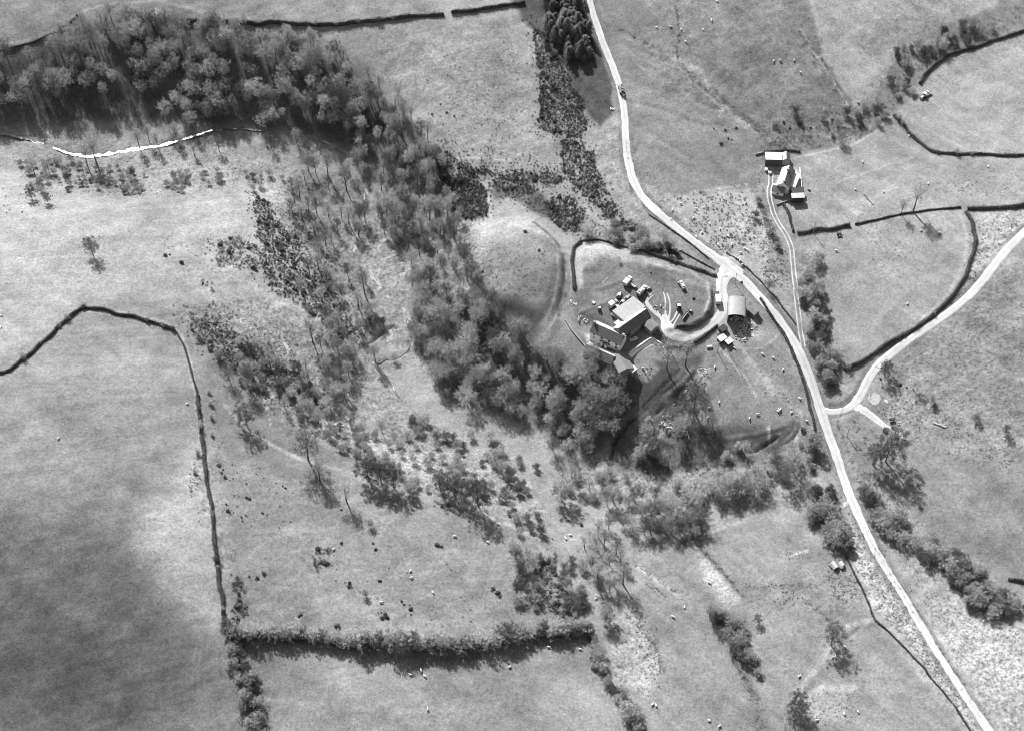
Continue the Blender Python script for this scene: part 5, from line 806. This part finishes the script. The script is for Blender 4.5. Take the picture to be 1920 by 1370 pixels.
pole(1525, 437, 8.5, 'wooden pole standing on the short thick hedge'); pole(1304, 503, 8.5, 'wooden pole on the hedge between bushes and farm entrance'); pole(1378, 532, 7.5, 'wooden pole on the verge opposite the farm entrance'); pole(1253, 652, 7.5, 'wooden pole beside the drive gate'); pole(1345, 660, 7.5, 'wooden pole below the two small huts'); pole(1588, 817, 7.5, 'wooden pole in the pasture below the junction')
# vehicles
def tractor(px, py, ang, label, body='grey', cabm='white', s=1.0):
    x, y, z = loc(px, py); e = empty('tractor', (x, y, z), R_(ang), label, 'tractor'); e.scale = (s, s, s)
    MB().box((1.0, 0, .75), (1.9, .8, .75)).box((1.95, 0, .7), (.15, .7, .7)).build('bonnet', M[body], e); c = MB().box((-.35, 0, .8), (1.3, 1.3, .9)).build('body', M[body], e)
    cb = MB().box((-.4, 0, 1.65), (1.2, 1.2, .85), 0, .9).build('cab', M['glass'], e); MB().box((-.4, 0, 2.5), (1.4, 1.4, .14)).build('cab_roof', M[cabm], cb)
    for yy in (-.85, .85):
        w_ = MB().wheel((-.7, yy, .78), .78, .4).build('rear_wheel', M['rubber'], e); MB().wheel((-.7, yy, .78), .35, .44).build('rim', M['grey'], w_); w_ = MB().wheel((1.5, yy*.85, .45), .45, .25).build('front_wheel', M['rubber'], e); MB().wheel((1.5, yy*.85, .45), .2, .29).build('rim', M['grey'], w_); MB().box((-.7, yy, 1.5), (1.2, .45, .08)).build('mudguard', M[body], e)
    MB().tube([(1.0, .1, 1.5), (1.0, .1, 2.3)], .05, 6).build('exhaust', M['dark'], e); return e
def trailer(px, py, ang, label, L=4.2, Wd=2.0, load=None, m_='grey', name='trailer'):
    x, y, z = loc(px, py); e = empty(name, (x, y, z), R_(ang), label, 'trailer'); MB().box((0, 0, .75), (L, Wd, .15)).build('bed', M['wood'], e)
    for yy in (-1, 1): MB().box((0, yy*Wd/2, .9), (L, .07, .45)).build('side_board', M[m_], e); w_ = MB().wheel((-.5, yy*(Wd/2-.15), .4), .4, .25).build('wheel', M['rubber'], e)
    MB().box((L/2, 0, .9), (.07, Wd, .45)).build('head_board', M[m_], e); MB().tube([(L/2, 0, .7), (L/2+1.2, 0, .5)], .07, 6).build('drawbar', M['dark'], e)
    if load:
        rr = random.Random(int(px*7+py)); 
        for k in range(9): 
            q = MB().box((rr.uniform(-.4, .4)*L, rr.uniform(-.35, .35)*Wd, .9), (rr.uniform(.5, 1.1), rr.uniform(.4, .9), rr.uniform(.3, .9)), rr.random()*3).build('load_box', M[load[k % len(load)]]); q.parent = e
            
    return e
def lorry(px, py, ang, label, bm='white', cm='dark', L=5.0):
    x, y, z = loc(px, py); e = empty('lorry', (x, y, z), R_(ang), label, 'lorry'); MB().box((0, 0, .55), (L+2.2, .9, .25)).build('chassis', M['dark'], e); MB().box((-.9, 0, .9), (L, 2.2, 2.0)).build('box_body', M[bm], e)
    c = MB().box((L/2+.6, 0, .6), (1.6, 2.1, 1.1)).box((L/2+.5, 0, 1.7), (1.3, 2.0, .7), 0, .85).build('cab', M[cm], e); MB().box((L/2+1.18, 0, 1.75), (.08, 1.6, .5)).build('windscreen', M['glass'], c)
    for xx in (-L/2+.3, L/2+.6):
        for yy in (-.95, .95): MB().wheel((xx, yy, .45), .45, .3).build('wheel', M['rubber'], e)
    return e
def car(px, py, ang, label, m_='white', pick=False):
    x, y, z = loc(px, py); e = empty('pickup' if pick else 'car', (x, y, z), R_(ang), label, 'pickup' if pick else 'car'); MB().box((0, 0, .35), (4.0, 1.6, .5)).box((.6 if pick else -.1, 0, .85), (1.5 if pick else 2.2, 1.5, .55), 0, .82).build('body', M[m_], e); MB().box((.6 if pick else -.1, 0, .92), (1.54 if pick else 2.24, 1.36, .34), 0, .86).build('windows', M['glass'], e)
    for xx in (-1.25, 1.25):
        for yy in (-.75, .75): MB().wheel((xx, yy, .32), .32, .2).build('wheel', M['rubber'], e)
def harvester(px, py, ang, label, s=1.0):
    x, y, z = loc(px, py); e = empty('harvester', (x, y, z), R_(ang), label, 'harvester'); e.scale = (s,)*3; MB().box((-.6, 0, .9), (4.4, 2.0, 1.7)).box((-1.0, 0, 2.6), (2.2, 1.7, .5), 0, .9).build('body', M['sheet'], e); c = MB().box((1.9, 0, 1.6), (1.0, 1.3, 1.3), 0, .92).build('cab', M['glass'], e); MB().box((1.9, 0, 2.9), (1.2, 1.5, .12)).build('cab_roof', M['white'], c)
    MB().box((3.1, 0, .3), (1.0, 3.0, .8)).build('header', M['grey'], e); MB().tube([(-1.6, 1.1, 2.4), (.6, 1.7, 2.9)], .15, 8).build('unloading_spout', M['grey'], e)
    for yy in (-1.15, 1.15): MB().wheel((1.3, yy, .8), .8, .5).build('front_wheel', M['rubber'], e); MB().wheel((-2.2, yy*.85, .5), .5, .3).build('rear_wheel', M['rubber'], e)
lorry(1345, 563, 92, 'white bodied lorry with a dark cab parked on the edge of the drive', 'white', 'dark', 4.4)
tractor(1167, 178, -75, 'tractor driving down the top of the lane', 'grey', 'dark', 1.1); trailer(1164, 167, -75, 'loaded trailer behind the tractor on the lane', 4.6, 2.2, ['dark', 'grey', 'white'], 'dark')
car(1188, 637, 24, 'white pickup with a dark bed in the farm yard', 'white', True)
lorry(1176, 531, 55, 'old white box van in the paddock above the barn', 'white', 'white', 3.2); harvester(1203, 549, 50, 'pale combine harvester parked in the paddock'); trailer(1187, 537, -40, 'frame trailer right of the old white box van', 3, 1.6, None, 'white'); trailer(1214, 540, -35, 'flat pale trailer right of the harvester', 2.6, 1.6, None, 'sheet')
tractor(1161, 557, 70, 'old tractor highest in the machine cluster beside the barn', 'grey', 'white'); tractor(1176, 562, 60, 'old tractor nearest the barn roof in the machine cluster', 'grey', 'grey'); tractor(1168, 569, 50, 'stripped tractor in the middle of the machine cluster', 'wood', 'sheet', .9); lorry(1149, 573, 40, 'white van body at the left of the machine cluster', 'white', 'grey', 2.6); trailer(1158, 577, -50, 'small open trailer beside the white van body', 2.4, 1.5, ['white', 'grey'], 'wood')
tractor(1164, 590, 30, 'dismantled tractor close to the barn lean to', 'grey', 'white', .85); trailer(1151, 594, -30, 'dark low trailer left of the dismantled tractor', 2.2, 1.3, ['dark', 'wood'], 'dark'); tractor(1124, 580, 80, 'small tractor alone in the paddock above the farmhouse', 'dark', 'white', .7)
harvester(1279, 538, 110, 'white machine standing alone in the middle of the paddock', .8); tractor(1272, 577, 95, 'tractor with a white roof at the end of the wheel ruts', 'dark', 'white', 1.0); trailer(1284, 593, 55, 'long narrow empty trailer frame on the paddock grass', 4.4, .9, None, 'wood'); trailer(1294, 583, 130, 'small harrow trailer beside the long empty frame', 1.8, 1.2, None, 'sheet')
trailer(1738, 178, 45, 'machine with pale rails parked at the top right field edge', 4.4, 2.4, ['dark', 'white'], 'white'); tractor(1731, 183, 225, 'tractor with a white roof at the top right field edge', 'white', 'white', 1.1); trailer(1672, 789, 10, 'dark trailer beside the gravel spur', 2.6, 1.6, ['dark', 'black'], 'white'); trailer(1659, 808, 0, 'small dark cart below the gravel spur', 1.3, 1.0, ['dark', 'black'], 'dark'); trailer(1573, 442, 5, 'dark livestock trough cart below the short thick hedge', 2.0, 1.0, ['black', 'dark'], 'dark'); trailer(1505, 806, 0, 'dark cart left of the lane near the curved ruts', 1.8, 1.2, ['black', 'dark'], 'dark')
# heaps and oddments
def heap(px, py, r, label, ms, n_=26, name='scrap_heap', cat='heap', big=.6):
    x, y, z = loc(px, py); e = empty(name, (x, y, z), 0, label, cat); rr = random.Random(int(px+py*3))
    for m_ in ms:
        mb = MB()
        for k in range(n_//len(ms)):
            a_ = rr.random()*6.28; q = r*math.sqrt(rr.random()); mb.box((math.cos(a_)*q, math.sin(a_)*q, -.1), (rr.uniform(.3, 1)*big*1.6, rr.uniform(.3, 1)*big, rr.uniform(.2, .8)*big), rr.random()*3.1, rr.uniform(.6, 1))
        o = mb.build({'rubble': 'pale_rubble', 'white': 'white_debris', 'dark': 'dark_debris', 'grey': 'grey_debris', 'wood': 'timber', 'black': 'dark_debris', 'sheet': 'sheet_debris', 'wood': 'timber', 'rubber': 'old_tyres'}[m_], M[m_], e); o['kind'] = 'stuff'
heap(1235, 573, 3.2, 'pale scrap pile between the wheel ruts and the barn', ['white', 'grey', 'dark']); heap(1398, 612, 3.4, 'pale rubble heap below the curved roof barn', ['rubble', 'white', 'dark'], 60); heap(1392, 628, 3.6, 'lower rubble heap in the fenced half circle', ['rubble', 'wood', 'dark'], 60); heap(1404, 603, 2.0, 'top rubble heap right under the barn shade', ['white', 'grey'], 20); heap(1075, 568, 1.8, 'white rubbish at the corner of the farm field wall', ['white', 'rubble'], 16); heap(1095, 595, 3.2, 'stacked pale branches above the farmhouse garden', ['wood', 'rubble'], 30)
heap(1225, 612, 1.4, 'oddments beside the small outhouse', ['white', 'dark'], 12); heap(1352, 625, 1.6, 'timber pile by the two small huts', ['wood', 'white'], 16, 'timber_pile'); heap(1687, 793, 1.1, 'bright white feed sacks beside the gravel spur', ['white'], 9, 'feed_sacks', 'sacks', .7); heap(1672, 820, .8, 'small pale stones at the end of the gravel spur', ['rubble'], 8, 'stone_pile'); heap(1663, 752, .8, 'pale stones right of the hexagonal pad', ['rubble'], 8, 'stone_pile'); heap(1150, 203, 1.6, 'pale boulders on the left verge of the lane', ['rubble'], 12, 'boulder_pile'); heap(1902, 425, 1.8, 'pale stone heap beside the side road', ['rubble', 'dark'], 14, 'stone_pile'); heap(1895, 432, 1.2, 'lower pale stone heap beside the side road', ['rubble'], 8, 'stone_pile'); heap(1212, 690, 2.2, 'garden clutter below the yard wall', ['dark', 'white'], 14); heap(1200, 700, 1.6, 'stacked garden timber beside the white roofed store', ['wood'], 10, 'timber_pile'); heap(1322, 692, 2.4, 'stone heap at the top of the rubble bank', ['rubble', 'wood'], 24, 'stone_pile'); heap(1296, 735, 3.0, 'stones spilling down the rubble bank', ['rubble', 'wood'], 40, 'stone_pile'); heap(1253, 790, 3.4, 'stones at the foot of the rubble bank', ['rubble', 'wood'], 46, 'stone_pile'); heap(1361, 519, 1.2, 'clutter on the triangle verge at the farm entrance', ['white', 'wood'], 10)
def boxes(px, py, ang, d, label, name, cat, m_='white', lid='sheet'):
    x, y, z = loc(px, py); e = empty(name, (x, y, z), R_(ang), label, cat); MB().box((0, 0, -.2), (d[0], d[1], d[2]+.2)).build('tank_body', M[m_], e); MB().box((0, 0, d[2]), (d[0]+.12, d[1]+.12, .08)).build('lid', M[lid], e)
boxes(1330, 651, 5, (2.4, .9, .9), 'long white tank on the slope below the drive', 'oil_tank', 'tank'); boxes(1113, 569, -35, (1.4, 1.1, .8), 'white water tank on the paddock track', 'water_tank', 'tank'); boxes(1443, 325, 0, (1.4, 1.2, 1.0), 'white tank in the upper farm yard', 'water_tank', 'tank', 'white', 'white'); boxes(1436, 320, 0, (1.2, 1.2, 1.2), 'round topped white bin at the left of the upper farm yard', 'feed_bin', 'bin', 'white', 'white')
def feeder(px, py, ang, L, label):
    x, y, z = loc(px, py); e = empty('arched_shelter', (x, y, z), R_(ang), label, 'shelter'); n_ = 9; V = []
    for yy in (-L/2, L/2): V += [(1.25*math.cos(t_), yy, .4+1.8*math.sin(t_)) for t_ in np.linspace(0, math.pi, n_)]
    V2 = [(x_*1.05, y_, z_*1.04) for x_, y_, z_ in V]; fs = [(i, i+1, n_+i+1, n_+i) for i in range(n_-1)]+[(2*n_+i, 3*n_+i, 3*n_+i+1, 2*n_+i+1) for i in range(n_-1)]; MB().add(V+V2, fs).build('arched_roof', M['sheet'], e)
    for s_ in (-1, 1): MB().box((s_*1.25, 0, -.3), (.1, L, .8)).build('side_wall', M['dark'], e)
feeder(1564, 1062, 25, 3.2, 'left of two arched shelters in the lower right field'); feeder(1577, 1060, 25, 2.2, 'right of two arched shelters in the lower right field')
trailer(1556, 1060, 115, 'thin rail frame left of the two arched shelters', 2.6, .8, None, 'white')
def log(px, py, L, r, ang, label, name='fallen_log', m_='wood'):
    x, y, z = loc(px, py); a_ = R_(ang); n_ = 7; p = [(t_*L*math.cos(a_), t_*L*math.sin(a_), 0) for t_ in np.linspace(-.5, .5, n_)]; P2 = [(a+random.uniform(-.1, .1), b_+random.uniform(-.1, .1), float(hz(x+a, y+b_))-z+r*.6) for a, b_, c in p]; o = MB().tube(P2, [r*(1-.06*i) for i in range(n_)], 8).build(name, M[m_]); o.location = (x, y, z); tag(o, label, 'log'); return o
log(1629, 376, 8, .3, -64, 'fallen trunk lying on pale trampled grass right of the upper farm', m_='bark'); log(1762, 797, 5.5, .55, -38, 'thick pale topped log in the rough right pasture'); log(940, 858, 5, .3, -30, 'driftwood log on the near bank of the river'); log(905, 723, 7, .12, -50, 'pale fallen branch in the farm wood', m_='rubble'); log(1135, 525, 5, .1, 55, 'curved pale pipe on the paddock grass', 'bent_pipe', 'rubble'); log(1290, 815, 4, .1, 100, 'pale dead branch in the dark hollow', m_='rubble'); log(330, 165, 8, .1, 60, 'thin pale fallen trunk in the top wood', m_='rubble'); log(1112, 545, 3, .12, -25, 'short pale plank on the paddock grass', m_='wood')
x, y, z = loc(1760, 438); e = empty('ring_feeder', (x, y, z), 0, 'round hay feeder in the half round field', 'feeder'); MB().tube([(1.1*math.cos(t_), 1.1*math.sin(t_), .9) for t_ in np.linspace(0, 6.28, 17)], .06, 5).build('ring', M['dark'], e); MB().tube([(-.5, 0, .6), (.6, 0, .6)], [.75, .75], 12).build('hay', M['rubble'], e)
# ------------------------------------------------------------------ sheep and birds
def sheep_mesh():
    mb = MB(); mb.tube([(-.62, 0, .62), (-.5, 0, .66), (-.2, 0, .7), (.2, 0, .7), (.45, 0, .68), (.6, 0, .72), (.74, 0, .8), (.86, 0, .84), (1.02, 0, .74), (1.1, 0, .7)], [.08, .24, .33, .34, .29, .2, .14, .13, .1, .05], 10)
    for a_, b_ in ((-.38, -.16), (-.38, .16), (.38, -.15), (.38, .15)): mb.tube([(a_, b_, .6), (a_+.03, b_, .3), (a_, b_, -.03)], [.09, .05, .045], 6)
    for s_ in (-1, 1): mb.tube([(.85, .1*s_, .88), (.82, .24*s_, .86)], [.05, .02], 4)
    return mb.build('sheep', M['wool'], None, True)
SHEEP = [('top hillside pasture', [(1232,53),(1318,57),(1257,51),(1285,79),(1345,4),(1334,39),(1277,57),(1450,116),(1462,114),(1489,114),(1501,137)]), ('field right of the upper farm', [(1617,305),(1603,356),(1656,360),(1740,345),(1852,313),(1704,256)]), ('half round field', [(1727,433),(1701,570),(1567,471)]), ('flock field beside the lane', [(1275,370),(1277,383),(1261,395),(1258,412),(1305,445),(1316,437),(1365,444),(1346,460),(1372,459),(1394,457),(1397,467),(1401,470),(1389,475),(1386,485),(1387,490),(1392,497),(1306,393),(1330,420),(1350,430),(1300,410)]),
 ('paddock below the farm drive', [(1468,693),(1340,688),(1329,765),(1348,755),(1326,784),(1405,785),(1420,777),(1459,772),(1484,773),(1377,653),(1430,665),(1450,672),(1460,768)]), ('big lower field', [(714,1129),(771,1083),(812,1111),(933,982),(915,1017),(770,1070),(625,1030),(853,1005)]), ('dark edge of the bottom hedge', [(1028,1213),(989,1215),(1087,1217),(956,1250),(805,1213),(826,1218),(770,1265),(790,1258),(797,1268),(752,1190),(802,1330)]), ('gully meadow by the streamside clump', [(1070,1003),(1061,1010),(1173,993),(1309,988),(1321,1002),(1249,922),(1118,1116),(1118,1122)]),
 ('lower right pasture', [(1261,1156),(1283,1139),(1223,1321),(1230,1323),(1330,1351),(1349,1361),(1498,1268),(1583,1339),(1609,1335),(1532,1350),(1584,1213),(1561,1232),(1566,1232),(1329,1092)]), ('left pasture', [(3,592),(2,614),(352,757),(110,822)]), ('rough pasture by the gravel spur', [(1512,789),(1500,748),(1463,768)]), ('top left pasture', [(12,398)])]
sp_ = sheep_mesh(); first = True
for fld, pts in SHEEP:
    for i, (px, py) in enumerate(pts):
        x, y, z = loc(px, py); o = sp_ if first else sp_.copy()
        if not first: COL.objects.link(o)
        first = False; o.location = (x, y, z); o.rotation_euler = (0, 0, random.random()*6.28); s = random.uniform(.85, 1.05); o.scale = (s, s, s)
        tag(o, ('white sheep in the '+fld) if len(pts) > 1 else 'lone white sheep in the '+fld, 'sheep', ('sheep in the '+fld) if len(pts) > 1 else None)
# drop prototypes that were never used
for plist in (PROTO_DENSE, PROTO_HAZEL, PROTO_BARE, PROTO_SLENDER, PROTO_SPREAD, PROTO_SCRUB, PROTO_HEDGE, PROTO_THORN, PROTO_PALE, PROTO_CON, PROTO_GORSE):
    for p in plist:
        if p.name not in used:
            for c in list(p.children): bpy.data.objects.remove(c)
            bpy.data.objects.remove(p)
print('trees', cnt, 'gorse', ng, 'extra', len(extra), 'objects', len(bpy.data.objects))
